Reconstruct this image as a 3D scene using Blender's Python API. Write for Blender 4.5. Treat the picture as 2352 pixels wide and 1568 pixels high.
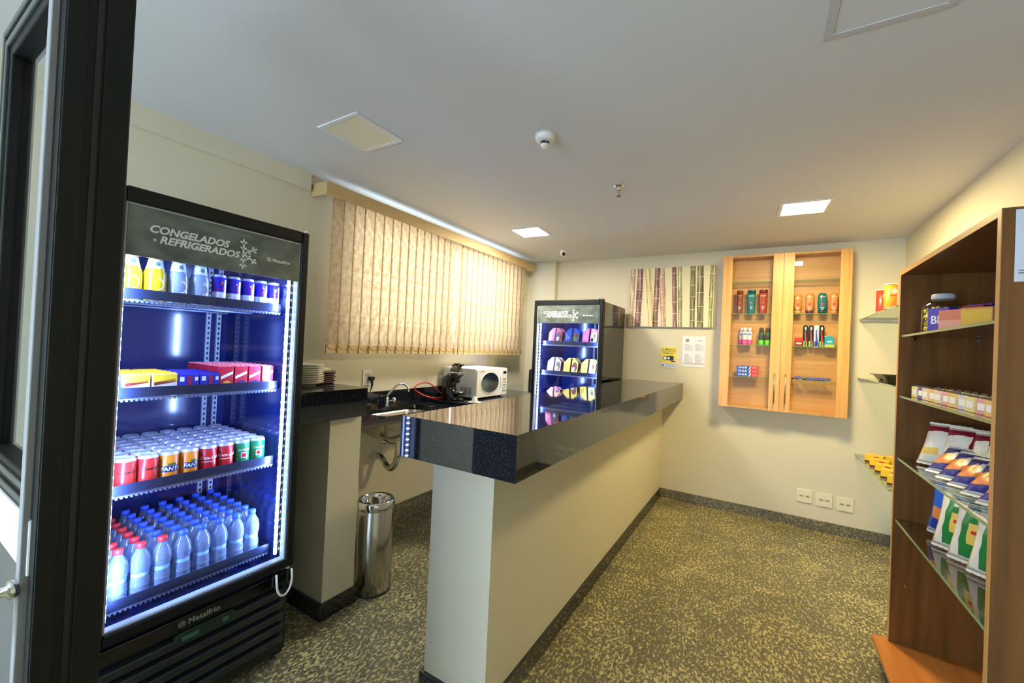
import bpy, math, random
from mathutils import Vector, Matrix
random.seed(7)
for o in list(bpy.data.objects): bpy.data.objects.remove(o)
S = bpy.context.scene
COL = S.collection
PI = math.pi
# ------------------------------------------------------------------ camera, world, exposure
CAMH = 1.5
yaw, pitch, roll, FPX = 0.54711, 0.0108, 0.04586, 950.86
cy_, sy_ = math.cos(yaw), math.sin(yaw)
f_ = Vector((-sy_, cy_, 0)); r_ = Vector((cy_, sy_, 0)); u_ = Vector((0, 0, 1))
f2 = f_*math.cos(pitch) + u_*math.sin(pitch); u2 = u_*math.cos(pitch) - f_*math.sin(pitch)
r3 = r_*math.cos(roll) + u2*math.sin(roll); u3 = u2*math.cos(roll) - r_*math.sin(roll)
cam = bpy.data.cameras.new('camera'); co = bpy.data.objects.new('camera', cam); COL.objects.link(co)
m = Matrix((r3, u3, -f2)).transposed().to_4x4(); m.translation = Vector((0, 0, CAMH)); co.matrix_world = m
cam.sensor_width = 36; cam.sensor_fit = 'HORIZONTAL'; cam.lens = FPX/2352*36; cam.clip_start = 0.02
S.camera = co
S.view_settings.view_transform = 'Standard'; S.view_settings.look = 'None'; S.view_settings.gamma = 1
S.view_settings.exposure = 0.0
try: S.view_settings.use_curve_mapping = False
except Exception: pass
WORLD_COL, WORLD_STR = (0.62, 0.80, 1.0), 16.5
w = bpy.data.worlds.new('daylight'); S.world = w; w.use_nodes = True
w.node_tree.nodes['Background'].inputs[0].default_value = (*WORLD_COL, 1)
w.node_tree.nodes['Background'].inputs[1].default_value = WORLD_STR
LAMP_COL, LAMP_STR = (1.0, 0.80, 0.40), 245.0
LAMP2_COL, LAMP2_STR = (1.0, 0.94, 0.83), 210.0
LED_COL = (0.26, 0.42, 1.0)

# ------------------------------------------------------------------ helpers: materials
def lin(c):
    return tuple(((x/255)/12.92 if x/255 <= 0.04045 else ((x/255+0.055)/1.055)**2.4) for x in c)
MC = {}
def mat(name, rgb, rough=0.5, metal=0.0, emit=0.0, spec=0.5, noise=None, trans=0, bump=None, coat=0.0):
    if name in MC: return MC[name]
    M = bpy.data.materials.new(name); M.use_nodes = True
    N, L = M.node_tree.nodes, M.node_tree.links
    b = N['Principled BSDF']; c = lin(rgb)
    b.inputs['Base Color'].default_value = (*c, 1); b.inputs['Roughness'].default_value = rough
    b.inputs['Metallic'].default_value = metal; b.inputs['Specular IOR Level'].default_value = spec
    b.inputs['Coat Weight'].default_value = coat
    if emit:
        b.inputs['Emission Color'].default_value = (*c, 1); b.inputs['Emission Strength'].default_value = emit
    if trans: b.inputs['Transmission Weight'].default_value = trans
    if noise:   # (scale xyz, amount, second colour)
        sc, amt, c2 = noise
        t = N.new('ShaderNodeTexCoord'); mp = N.new('ShaderNodeMapping'); n = N.new('ShaderNodeTexNoise'); r = N.new('ShaderNodeValToRGB')
        mp.inputs['Scale'].default_value = sc; n.inputs['Scale'].default_value = 1; n.inputs['Detail'].default_value = 4
        L.new(t.outputs['Object'], mp.inputs[0]); L.new(mp.outputs[0], n.inputs['Vector']); L.new(n.outputs[0], r.inputs[0])
        r.color_ramp.elements[0].position = 0.5-amt; r.color_ramp.elements[1].position = 0.5+amt
        r.color_ramp.elements[0].color = (*c, 1); r.color_ramp.elements[1].color = (*lin(c2), 1)
        L.new(r.outputs[0], b.inputs['Base Color'])
    if bump:
        t = N.new('ShaderNodeTexCoord'); n = N.new('ShaderNodeTexNoise'); bm = N.new('ShaderNodeBump')
        n.inputs['Scale'].default_value = bump[0]; bm.inputs['Strength'].default_value = bump[1]; bm.inputs['Distance'].default_value = bump[2]
        L.new(t.outputs['Object'], n.inputs['Vector']); L.new(n.outputs[0], bm.inputs['Height']); L.new(bm.outputs[0], b.inputs['Normal'])
    MC[name] = M; return M
def glassy(name, tint=(0.95, 0.98, 1.0), refl=0.08, rough=0.0, edge=False):
    """thin clear pane: transparent with a Fresnel-weighted gloss"""
    if name in MC: return MC[name]
    M = bpy.data.materials.new(name); M.use_nodes = True; N, L = M.node_tree.nodes, M.node_tree.links
    N.remove(N['Principled BSDF'])
    t = N.new('ShaderNodeBsdfTransparent'); g = N.new('ShaderNodeBsdfGlossy'); x = N.new('ShaderNodeMixShader')
    fr = N.new('ShaderNodeFresnel'); fr.inputs[0].default_value = 1.45
    ad = N.new('ShaderNodeMath'); ad.operation = 'MULTIPLY'; ad.inputs[1].default_value = refl/0.04
    ad.use_clamp = True
    t.inputs[0].default_value = (*tint, 1); g.inputs['Roughness'].default_value = rough
    ge = N.new('ShaderNodeNewGeometry'); sb = N.new('ShaderNodeMath'); sb.operation = 'SUBTRACT'; sb.inputs[0].default_value = 1; sb.use_clamp = True
    mu = N.new('ShaderNodeMath'); mu.operation = 'MULTIPLY'
    L.new(ge.outputs['Backfacing'], sb.inputs[1]); L.new(sb.outputs[0], mu.inputs[0]); L.new(ad.outputs[0], mu.inputs[1])
    L.new(fr.outputs[0], ad.inputs[0]); L.new(mu.outputs[0], x.inputs[0]); L.new(t.outputs[0], x.inputs[1]); L.new(g.outputs[0], x.inputs[2])
    L.new(x.outputs[0], N['Material Output'].inputs[0]); MC[name] = M; return M
def granite_floor(name='speckled granite', joints=True, c=((66, 66, 52), (126, 120, 90), (196, 184, 128))):
    M = bpy.data.materials.new(name); M.use_nodes = True; N, L = M.node_tree.nodes, M.node_tree.links; b = N['Principled BSDF']
    t = N.new('ShaderNodeTexCoord'); mp = N.new('ShaderNodeMapping'); mp.inputs['Rotation'].default_value = (0, 0, 0.6); mp.inputs['Scale'].default_value = (80, 44, 60)
    L.new(t.outputs['Object'], mp.inputs[0])
    n1 = N.new('ShaderNodeTexNoise'); n1.inputs['Scale'].default_value = 1; n1.inputs['Detail'].default_value = 3; n1.inputs['Distortion'].default_value = 0.6
    n2 = N.new('ShaderNodeTexNoise'); n2.inputs['Scale'].default_value = 2.2; n2.inputs['Detail'].default_value = 4
    n3 = N.new('ShaderNodeTexNoise'); n3.inputs['Scale'].default_value = 3.0; n3.inputs['Detail'].default_value = 3; n3.inputs['Distortion'].default_value = 1.5
    L.new(mp.outputs[0], n1.inputs['Vector']); L.new(mp.outputs[0], n2.inputs['Vector']); L.new(t.outputs['Object'], n3.inputs['Vector'])
    r2 = N.new('ShaderNodeValToRGB'); e = r2.color_ramp.elements; e[0].position = 0.36; e[0].color = (*lin(c[0]), 1); e[1].position = 0.66; e[1].color = (*lin(c[1]), 1)
    L.new(n2.outputs[0], r2.inputs[0])
    ad = N.new('ShaderNodeMath'); ad.operation = 'MULTIPLY_ADD'; ad.inputs[1].default_value = 0.28; L.new(n3.outputs[0], ad.inputs[0]); L.new(n1.outputs[0], ad.inputs[2])
    r1 = N.new('ShaderNodeValToRGB'); e = r1.color_ramp.elements; e[0].position = 0.635; e[0].color = (0, 0, 0, 1); e[1].position = 0.77; e[1].color = (1, 1, 1, 1)
    L.new(ad.outputs[0], r1.inputs[0])
    mx = N.new('ShaderNodeMix'); mx.data_type = 'RGBA'; mx.inputs[7].default_value = (*lin(c[2]), 1)
    L.new(r1.outputs[0], mx.inputs[0]); L.new(r2.outputs[0], mx.inputs[6])
    out = mx.outputs[2]
    if joints:
        sp = N.new('ShaderNodeSeparateXYZ'); L.new(t.outputs['Object'], sp.inputs[0]); ds = []
        for k, off in ((0, 0.385), (1, -3.14)):
            a = N.new('ShaderNodeMath'); a.operation = 'ADD'; a.inputs[1].default_value = off+0.43*20
            p = N.new('ShaderNodeMath'); p.operation = 'PINGPONG'; p.inputs[1].default_value = 0.215
            q = N.new('ShaderNodeMath'); q.operation = 'LESS_THAN'; q.inputs[1].default_value = 0.0014
            L.new(sp.outputs[k], a.inputs[0]); L.new(a.outputs[0], p.inputs[0]); L.new(p.outputs[0], q.inputs[0]); ds.append(q)
        mm = N.new('ShaderNodeMath'); mm.operation = 'MAXIMUM'; L.new(ds[0].outputs[0], mm.inputs[0]); L.new(ds[1].outputs[0], mm.inputs[1])
        sc = N.new('ShaderNodeMath'); sc.operation = 'MULTIPLY'; sc.inputs[1].default_value = 0.75; L.new(mm.outputs[0], sc.inputs[0])
        m2 = N.new('ShaderNodeMix'); m2.data_type = 'RGBA'; m2.inputs[7].default_value = (*lin((70, 62, 40)), 1)
        L.new(sc.outputs[0], m2.inputs[0]); L.new(out, m2.inputs[6]); out = m2.outputs[2]
    L.new(out, b.inputs['Base Color']); b.inputs['Roughness'].default_value = 0.33
    return M
def granite_black():
    M = bpy.data.materials.new('polished black granite'); M.use_nodes = True; N, L = M.node_tree.nodes, M.node_tree.links; b = N['Principled BSDF']
    t = N.new('ShaderNodeTexCoord'); v = N.new('ShaderNodeTexVoronoi'); v.inputs['Scale'].default_value = 420; L.new(t.outputs['Object'], v.inputs['Vector'])
    n = N.new('ShaderNodeTexNoise'); n.inputs['Scale'].default_value = 110; n.inputs['Detail'].default_value = 5; L.new(t.outputs['Object'], n.inputs['Vector'])
    s = N.new('ShaderNodeSeparateColor'); L.new(v.outputs['Color'], s.inputs[0])
    mu = N.new('ShaderNodeMath'); mu.operation = 'MULTIPLY'; L.new(s.outputs[0], mu.inputs[0]); L.new(n.outputs[0], mu.inputs[1])
    r = N.new('ShaderNodeValToRGB'); e = r.color_ramp.elements; e[0].position = 0.2; e[0].color = (*lin((15, 16, 18)), 1); e[1].position = 0.62; e[1].color = (*lin((46, 53, 64)), 1)
    L.new(mu.outputs[0], r.inputs[0]); L.new(r.outputs[0], b.inputs['Base Color']); b.inputs['Roughness'].default_value = 0.04; b.inputs['Specular IOR Level'].default_value = 0.9
    return M
def wood(name, c1, c2, sc=(40, 40, 2.2), rough=0.4):
    M = bpy.data.materials.new(name); M.use_nodes = True; N, L = M.node_tree.nodes, M.node_tree.links; b = N['Principled BSDF']
    t = N.new('ShaderNodeTexCoord'); mp = N.new('ShaderNodeMapping'); mp.inputs['Scale'].default_value = sc
    n = N.new('ShaderNodeTexNoise'); n.inputs['Scale'].default_value = 1; n.inputs['Detail'].default_value = 5; n.inputs['Distortion'].default_value = 0.4
    r = N.new('ShaderNodeValToRGB'); e = r.color_ramp.elements; e[0].position = 0.3; e[0].color = (*lin(c1), 1); e[1].position = 0.72; e[1].color = (*lin(c2), 1)
    L.new(t.outputs['Object'], mp.inputs[0]); L.new(mp.outputs[0], n.inputs['Vector']); L.new(n.outputs[0], r.inputs[0]); L.new(r.outputs[0], b.inputs['Base Color'])
    b.inputs['Roughness'].default_value = rough; return M
def fabric():
    M = bpy.data.materials.new('translucent beige blind fabric'); M.use_nodes = True; N, L = M.node_tree.nodes, M.node_tree.links
    N.remove(N['Principled BSDF'])
    t = N.new('ShaderNodeTexCoord'); n = N.new('ShaderNodeTexNoise'); n.inputs['Scale'].default_value = 26; n.inputs['Detail'].default_value = 8; n.inputs['Roughness'].default_value = 0.7
    L.new(t.outputs['Object'], n.inputs['Vector'])
    r = N.new('ShaderNodeValToRGB'); e = r.color_ramp.elements; e[0].position = 0.35; e[0].color = (*lin((202, 178, 144)), 1); e[1].position = 0.65; e[1].color = (*lin((230, 214, 192)), 1)
    L.new(n.outputs[0], r.inputs[0])
    d = N.new('ShaderNodeBsdfDiffuse'); tr = N.new('ShaderNodeBsdfTranslucent'); x = N.new('ShaderNodeMixShader'); x.inputs[0].default_value = 0.7
    L.new(r.outputs[0], d.inputs[0]); L.new(r.outputs[0], tr.inputs[0]); L.new(d.outputs[0], x.inputs[1]); L.new(tr.outputs[0], x.inputs[2]); L.new(x.outputs[0], N['Material Output'].inputs[0])
    return M

# ------------------------------------------------------------------ helpers: meshes
class MB:
    def __init__(s): s.v = []; s.f = []; s.mi = []; s.sm = []; s.cur = 0
    def mat(s, i): s.cur = i; return s
    def add(s, vs, fs, smooth=False, M=None):
        o = len(s.v)
        for p in vs:
            p = Vector(p); s.v.append(tuple(M @ p if M else p))
        for f in fs: s.f.append([i+o for i in f]); s.mi.append(s.cur); s.sm.append(smooth)
        return s
    def box(s, x0, x1, y0, y1, z0, z1, M=None):
        v = [(x, y, z) for z in (z0, z1) for y in (y0, y1) for x in (x0, x1)]
        return s.add(v, [(0, 2, 3, 1), (4, 5, 7, 6), (0, 1, 5, 4), (2, 6, 7, 3), (0, 4, 6, 2), (1, 3, 7, 5)], M=M)
    def lathe(s, prof, c=(0, 0, 0), n=24, M=None, sx=1, sy=1, cap=True):
        v = []; f = []
        for (r, z) in prof:
            for k in range(n):
                a = 2*PI*k/n; v.append((c[0]+r*sx*math.cos(a), c[1]+r*sy*math.sin(a), c[2]+z))
        for j in range(len(prof)-1):
            for k in range(n):
                k2 = (k+1) % n; f.append((j*n+k, j*n+k2, (j+1)*n+k2, (j+1)*n+k))
        s.add(v, f, True, M)
        if cap:
            o = len(s.v)-len(v)
            for j, rev in ((0, True), (len(prof)-1, False)):
                if prof[j][0] > 1e-5:
                    ring = [o+j*n+k for k in range(n)]; s.f.append(ring[::-1] if rev else ring); s.mi.append(s.cur); s.sm.append(False)
        return s
    def cyl(s, r, z0, z1, c=(0, 0, 0), n=20, M=None): return s.lathe([(r, z0), (r, z1)], c, n, M)
    def tube(s, pts, r, n=8, closed=False):
        pts = [Vector(p) for p in pts]; v = []; f = []; m = len(pts); up = None
        rs = r if isinstance(r, (list, tuple)) else [r]*m
        for i, p in enumerate(pts):
            t = (pts[min(i+1, m-1)] - pts[max(i-1, 0)]).normalized()
            if up is None: up = t.orthogonal().normalized()
            up = (up - t*up.dot(t)).normalized(); w_ = t.cross(up)
            for k in range(n):
                a = 2*PI*k/n; v.append(p + (up*math.cos(a)+w_*math.sin(a))*rs[i])
        for i in range(m-1):
            for k in range(n):
                k2 = (k+1) % n; f.append((i*n+k, i*n+k2, (i+1)*n+k2, (i+1)*n+k))
        f2_ = [list(range(n))[::-1], [(m-1)*n+k for k in range(n)]]
        s.add(v, f, True); o = len(s.v)-len(v)
        for q in f2_: s.f.append([i+o for i in q]); s.mi.append(s.cur); s.sm.append(False)
        return s
    def rings(s, rings, smooth=True, caps=True, M=None):
        n = len(rings[0]); v = [p for r in rings for p in r]; f = []
        for j in range(len(rings)-1):
            for k in range(n):
                k2 = (k+1) % n; f.append((j*n+k, j*n+k2, (j+1)*n+k2, (j+1)*n+k))
        s.add(v, f, smooth, M)
        if caps:
            o = len(s.v)-len(v); s.f.append([o+k for k in range(n)][::-1]); s.f.append([o+(len(rings)-1)*n+k for k in range(n)]); s.mi += [s.cur]*2; s.sm += [False]*2
        return s
    def prism(s, poly, y0, y1, plane='xz', M=None):
        """outline in a plane, extruded along the third axis"""
        def P(a, b, c): return (a, c, b) if plane == 'xz' else ((c, a, b) if plane == 'yz' else (a, b, c))
        n = len(poly); v = [P(a, b, y0) for a, b in poly] + [P(a, b, y1) for a, b in poly]
        f = [list(range(n)), list(range(n, 2*n))[::-1]] + [(i, i+n, (i+1) % n+n, (i+1) % n) for i in range(n)]
        return s.add(v, f, False, M)
    def mesh(s, name):
        me = bpy.data.meshes.new(name); me.from_pydata(s.v, [], s.f); me.update()
        me.polygons.foreach_set('material_index', s.mi); me.polygons.foreach_set('use_smooth', s.sm)
        import bmesh
        b = bmesh.new(); b.from_mesh(me); bmesh.ops.recalc_face_normals(b, faces=b.faces); b.to_mesh(me); b.free()
        return me
def part(name, mb, mats, parent=None, bevel=0, label=None, loc=None, rz=None, seg=2):
    me = mb.mesh(name) if isinstance(mb, MB) else mb
    o = bpy.data.objects.new(name, me); COL.objects.link(o)
    for mm in (mats if isinstance(mats, (list, tuple)) else [mats]): me.materials.append(mm)
    if parent: o.parent = parent
    if bevel:
        b = o.modifiers.new('bevel', 'BEVEL'); b.width = bevel; b.segments = seg; b.limit_method = 'ANGLE'; b.angle_limit = 0.7
    if label: o['label'] = label
    if loc: o.location = loc
    if rz: o.rotation_euler.z = rz
    return o
def tag(o, label, cat, group=None, kind=None):
    o['label'] = label; o['category'] = cat
    if group: o['group'] = group
    if kind: o['kind'] = kind
    return o
def thing(name, label, cat, loc=(0, 0, 0), rz=0, group=None):
    o = bpy.data.objects.new(name, None); COL.objects.link(o); o.empty_display_size = 0.05
    o.location = loc; o.rotation_euler = (0, 0, rz); return tag(o, label, cat, group)
def struct(name, mb, mats, bevel=0):
    o = part(name, mb, mats, bevel=bevel); o['kind'] = 'structure'; return o
def dup(root, parent=None):
    c = root.copy(); COL.objects.link(c); c.parent = parent
    for ch in list(KIDS.get(root.name, root.children)): dup(ch, c)
    return c
KIDS = {}
PROTO = {}
def inst(key, make, label, cat, loc, rz=0, group=None, tilt=None):
    """first call builds the thing, later calls copy it and each of its parts"""
    if key not in PROTO:
        o = make(); PROTO[key] = o; KIDS[o.name] = list(o.children)
        for ch in o.children: KIDS[ch.name] = list(ch.children)
    else: o = dup(PROTO[key])
    o.location = loc; o.rotation_euler = (tilt[0] if tilt else 0, tilt[1] if tilt else 0, rz)
    return tag(o, label, cat, group)
TXT = {}
def text_mesh(txt, size, bold=0.0, shear=0.0, align='CENTER', depth=0.0006, wrap=None, arc=0.0, sx=1.0, spacing=1.0):
    """lettering in the local XZ plane facing -Y (or wrapped on a cylinder of radius wrap)"""
    key = (txt, size, bold, shear, align, depth, wrap, sx, spacing)
    if key in TXT: return TXT[key].copy()
    c = bpy.data.curves.new('lettering', 'FONT'); c.body = txt; c.size = size; c.offset = bold; c.shear = shear; c.align_x = align
    c.resolution_u = 3; c.space_character = spacing
    if not wrap: c.extrude = depth/2
    o = bpy.data.objects.new('tmp', c); COL.objects.link(o)
    dg = bpy.context.evaluated_depsgraph_get(); me = bpy.data.meshes.new_from_object(o.evaluated_get(dg)); bpy.data.objects.remove(o); bpy.data.curves.remove(c)
    if wrap:
        import bmesh
        b = bmesh.new(); b.from_mesh(me)
        bmesh.ops.triangulate(b, faces=b.faces); bmesh.ops.subdivide_edges(b, edges=[e for e in b.edges if e.calc_length() > wrap*0.3], cuts=2)
        b.to_mesh(me); b.free()
    for v in me.vertices:
        x, z, y = v.co.x*sx, v.co.y, v.co.z
        if wrap:
            a = x/wrap; R_ = wrap+depth; v.co = (R_*math.sin(a), -R_*math.cos(a), z)
        else: v.co = (x, -y, z)
    me.materials.clear(); me.name = 'lettering'; TXT[key] = me; return me.copy()
def letter(txt, size, m, parent, loc, name='lettering', rot=None, **k):
    o = part(name, text_mesh(txt, size, **k), m, parent); o.location = loc
    if rot: o.rotation_euler = rot
    return o
NUM = ['first', 'second', 'third', 'fourth', 'fifth', 'sixth', 'seventh', 'eighth', 'ninth', 'tenth']
def rrect(x0, x1, z0, z1, r, n=5):
    p = []
    for cx, cz, a0 in ((x1-r, z1-r, 0), (x0+r, z1-r, 90), (x0+r, z0+r, 180), (x1-r, z0+r, 270)):
        for k in range(n+1):
            a = math.radians(a0+90*k/n); p.append((cx+r*math.cos(a), cz+r*math.sin(a)))
    return p

# ------------------------------------------------------------------ materials
paint = mat('cream wall paint', (216, 209, 184), 0.75, bump=(220, 0.05, 0.002))
ceil_m = mat('white ceiling paint', (216, 216, 216), 0.85)
floor_m = granite_floor()
base_m = granite_floor('grey speckled granite skirting', False, ((70, 70, 62), (112, 108, 92), (150, 142, 112)))
blackg = granite_black()
black_gloss = mat('black enamelled steel', (12, 13, 14), 0.09, spec=0.7)
black_satin = mat('black anodised aluminium', (13, 16, 15), 0.5, spec=0.3)
black_pl = mat('black plastic', (18, 18, 19), 0.35)
dark_grey = mat('dark grey plastic', (44, 46, 48), 0.4)
white_pl = mat('white plastic', (232, 230, 224), 0.35)
white_trim = mat('white painted metal', (225, 226, 226), 0.4)
steel = mat('brushed stainless steel', (190, 186, 176), 0.26, metal=1.0)
chrome = mat('chrome', (225, 225, 225), 0.07, metal=1.0)
liner_m = mat('dark blue fridge liner', (24, 38, 92), 0.12, spec=0.7)
maple = wood('pale maple veneer', (208, 152, 84), (228, 178, 108), (30, 30, 1.6), 0.35)
maple_h = wood('pale maple back board', (206, 150, 76), (226, 174, 100), (1.6, 30, 30), 0.4)
walnut = wood('dark walnut laminate', (92, 58, 22), (130, 84, 38), (26, 26, 1.5), 0.35)
edge_wood = mat('light oak edge strip', (196, 146, 88), 0.45)
orange_wood = wood('orange varnished board', (186, 112, 48), (214, 136, 66), (24, 2, 24), 0.35)
shelf_glass = glassy('clear shelf glass', (0.86, 0.93, 0.86), 0.07)
glass_edge = mat('green glass edge', (120, 150, 110), 0.15)
pane_glass = glassy('clear door glass', (0.97, 0.98, 1.0), 0.045)
cream_fab = mat('beige blind valance', (196, 166, 112), 0.7, noise=((60, 3, 60), 0.3, (206, 178, 126)))
blind_fab = fabric()

# ------------------------------------------------------------------ the room
XL, XR, YB, ZC, YF = -2.5345, 0.9698, 4.5714, 2.5386, -2.4
struct('floor', MB().box(XL-.2, XR+.2, YF-.2, YB+.2, -.1, 0), floor_m)
struct('ceiling', MB().box(XL-.2, XR+.2, YF-.2, YB+.2, ZC, ZC+.1), ceil_m)
WY0, WY1, WZ0, WZ1 = 1.80, 4.10, 1.46, 2.44
b = MB()
b.box(XL-.18, XL, YF, WY0, 0, ZC).box(XL-.18, XL, WY1, YB, 0, ZC).box(XL-.18, XL, WY0, WY1, 0, WZ0).box(XL-.18, XL, WY0, WY1, WZ1, ZC)
struct('wall_left', b, paint)
b = MB().box(XL-.18, XR+.18, YB, YB+.18, 0, ZC); b.box(XL, -2.165, YB-.085, YB, 0, ZC)
struct('wall_back', b, paint)
struct('wall_right', MB().box(XR, XR+.18, YF, YB, 0, ZC), paint)
b = MB().box(XL, -2.0, YF-.18, YF, 0, ZC).box(-0.75, XR, YF-.18, YF, 0, ZC).box(-2.0, -0.75, YF-.18, YF, 2.35, ZC)
struct('wall_front', b, paint)
struct('trim_1', MB().box(XL, XL+.03, YF, 1.56, 2.435, ZC), paint)
struct('baseboard_back', MB().box(-.889, XR, YB-.018, YB, 0, .09), base_m, .002)
struct('baseboard_right', MB().box(XR-.018, XR, 2.9, YB-.018, 0, .09), base_m, .002)
struct('baseboard_left', MB().box(XL, XL+.018, 1.62, YB-.09, 0, .165), base_m, .002)
# window
wn = struct('window_1', MB().box(XL-.11, XL-.06, WY0, WY0+.05, WZ0, WZ1).box(XL-.11, XL-.06, WY1-.05, WY1, WZ0, WZ1).box(XL-.11, XL-.06, WY0, WY1, WZ0, WZ0+.05)
     .box(XL-.11, XL-.06, WY0, WY1, WZ1-.05, WZ1).box(XL-.11, XL-.06, 2.80, 2.90, WZ0, WZ1), white_trim)
part('window_pane', MB().box(XL-.09, XL-.086, WY0+.05, 2.80, WZ0+.05, WZ1-.05), glassy('daylight dimming window glass', (.74, .73, .70), .04), wn)  # pane tint added to dim the daylight reaching the blinds
part('window_pane', MB().box(XL-.09, XL-.086, 2.90, WY1-.05, WZ0+.05, WZ1-.05), glassy('daylight dimming window glass'), wn)

# ------------------------------------------------------------------ ceiling fittings
def ceiling_light(cx, cy, s, lit, label, rot=0, col=(1, 1, 1)):
    t = thing('ceiling_light', label, 'ceiling light', (cx, cy, ZC), rot, 'square recessed ceiling lights')
    a = s/2; fr = MB(); w_ = .022 if s < .33 else .03
    fr.box(-a, a, -a, -a+w_, -.006, 0).box(-a, a, a-w_, a, -.006, 0).box(-a, -a+w_, -a+w_, a-w_, -.006, 0).box(a-w_, a, -a+w_, a-w_, -.006, 0)
    part('frame', fr, white_trim, t, .001)
    if lit:
        m_ = mat('lit diffuser %g' % cx, (255, 255, 255), 0.5)
        nb = m_.node_tree.nodes['Principled BSDF']; nb.inputs['Emission Color'].default_value = (*(LAMP_COL if lit == 1 else LAMP2_COL), 1); nb.inputs['Emission Strength'].default_value = LAMP_STR if lit == 1 else LAMP2_STR
    else: m_ = mat('unlit cream diffuser', (232, 226, 200), 0.4) if s < .33 else ceil_m
    part('diffuser', MB().box(-a+w_, a-w_, -a+w_, a-w_, -.004, -.0005), m_, t)
ceiling_light(-1.775, 1.36, .295, False, 'unlit square ceiling light with cream diffuser, above the large drinks fridge')
ceiling_light(-1.84, 3.262, .295, 2, 'glowing square ceiling light beside the window blinds', .05)
ceiling_light(.201, 3.433, .295, True, 'glowing square ceiling light in front of the wooden wall cabinet', .05)
b = MB(); t = thing('ceiling_hatch', 'pale square ceiling hatch cut off by the top edge of the photo', 'ceiling hatch', (.285, 1.50, ZC))
b.box(-.155, .155, .12, .145, -.006, 0).box(-.155, .155, -.145, -.12, -.006, 0).box(-.155, -.13, -.12, .12, -.006, 0).box(.13, .155, -.12, .12, -.006, 0)
part('frame', b, mat('pale grey hatch frame', (196, 194, 196), .6), t, .001); part('panel', MB().box(-.13, .13, -.12, .12, -.003, -.0005), ceil_m, t)
t = thing('smoke_detector', 'round white smoke detector on the ceiling', 'smoke detector', (-.950, 1.783, ZC))
part('base', MB().lathe([(.050, 0), (.050, -.012), (.047, -.026), (.036, -.034), (.001, -.035)], n=40), white_pl, t)
part('sensor_ring', MB().lathe([(.021, -.034), (.021, -.048), (.001, -.048)], n=24), black_pl, t)
part('sensor_cap', MB().lathe([(.022, -.047), (.022, -.052), (.016, -.060), (.001, -.062)], n=24), white_pl, t)
for a in (-.9, 2.4): part('clip', MB().box(-.003, .003, -.003, .003, -.044, -.033), chrome, t, loc=(.03*math.cos(a), .03*math.sin(a), 0))
part('indicator', MB().cyl(.002, -.0275, -.024, (.045*math.cos(-1.8), .045*math.sin(-1.8), 0), 8), black_pl, t)
t = thing('fire_sprinkler', 'chrome fire sprinkler hanging from the ceiling', 'sprinkler', (-.813, 2.542, ZC))
part('rosette', MB().lathe([(.036, 0), (.034, -.006), (.018, -.012), (.008, -.014)], n=28), chrome, t)
b = MB().cyl(.008, -.03, -.012, n=12)
for s_ in (-1, 1): b.tube([(s_*.006, 0, -.028), (s_*.013, 0, -.034), (s_*.013, 0, -.05), (s_*.004, 0, -.062)], .0022, 6)
b.cyl(.004, -.066, -.058, n=10); part('frame', b, chrome, t)
part('bulb', MB().cyl(.0025, -.058, -.03, n=8), mat('red glass bulb', (170, 20, 20), .2), t)
part('deflector', MB().lathe([(.015, -.067), (.015, -.0645), (.004, -.064)], n=16), chrome, t)
t = thing('security_camera', 'small white dome security camera near the back left ceiling corner', 'security camera', (-1.851, 4.011, ZC))
part('mount', MB().lathe([(.042, 0), (.042, -.008), (.034, -.02)], n=28), white_pl, t)
part('ball', MB().lathe([(.001, -.066), (.016, -.064), (.030, -.050), (.036, -.034), (.034, -.02), (.03, -.01)], n=24), white_pl, t)
Mq = Matrix.Translation((.012, -.026, -.044)) @ Matrix.Rotation(math.radians(115), 4, 'X')
part('lens', MB().lathe([(.018, -.006), (.018, .008), (.001, .010)], n=20, M=Mq), black_gloss, t)

# ------------------------------------------------------------------ vertical blinds
t = thing('vertical_blind', 'beige vertical blind with valance over the window', 'window blind', (XL, 2.94, 0))
y0, y1 = 1.583-2.94, 4.325-2.94
b = MB().box(.150, .160, y0, y1, 2.402, 2.484).box(.002, .150, y0, y0+.01, 2.402, 2.484).box(.002, .150, y1-.01, y1, 2.402, 2.484)
part('valance', b, cream_fab, t, .0015)
part('head_rail', MB().box(.085, .135, y0+.08, y1-.12, 2.445, 2.475), white_trim, t)
NV = 30; ya, yb = 1.668, 4.200
sp_ = (yb-ya)/NV
def vane(zt, zb):
    W2 = .049; b = MB(); rr = []
    for z in (zb, zt):
        rr.append([(.0022*math.cos(PI*k/8*1.0-PI/2)*2, -W2+2*W2*k/8, z) for k in range(9)] + [(.0022*math.cos(PI*k/8*1.0-PI/2)*2-.0008, -W2+2*W2*k/8, z) for k in range(8, -1, -1)])
    b.rings(rr, smooth=False); return b
vm = vane(2.44, 1.455).mesh('vane'); vm.materials.append(blind_fab)
wb_ = MB(); pol = [(-.049, 1.455), (.049, 1.455), (.049, 1.400), (-.049, 1.400)]
wb_.prism(pol, -.0022, .0058, 'yz'); wm = wb_.mesh('vane_hem'); wm.materials.append(cream_fab)
cm_ = MB().tube([(.0068, -.046+.092*k/8, 1.452-.030*math.sin(PI*k/8)**.6) for k in range(9)], .0011, 5).mesh('chain'); cm_.materials.append(mat('brown bead chain', (104, 78, 44), .6))
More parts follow.
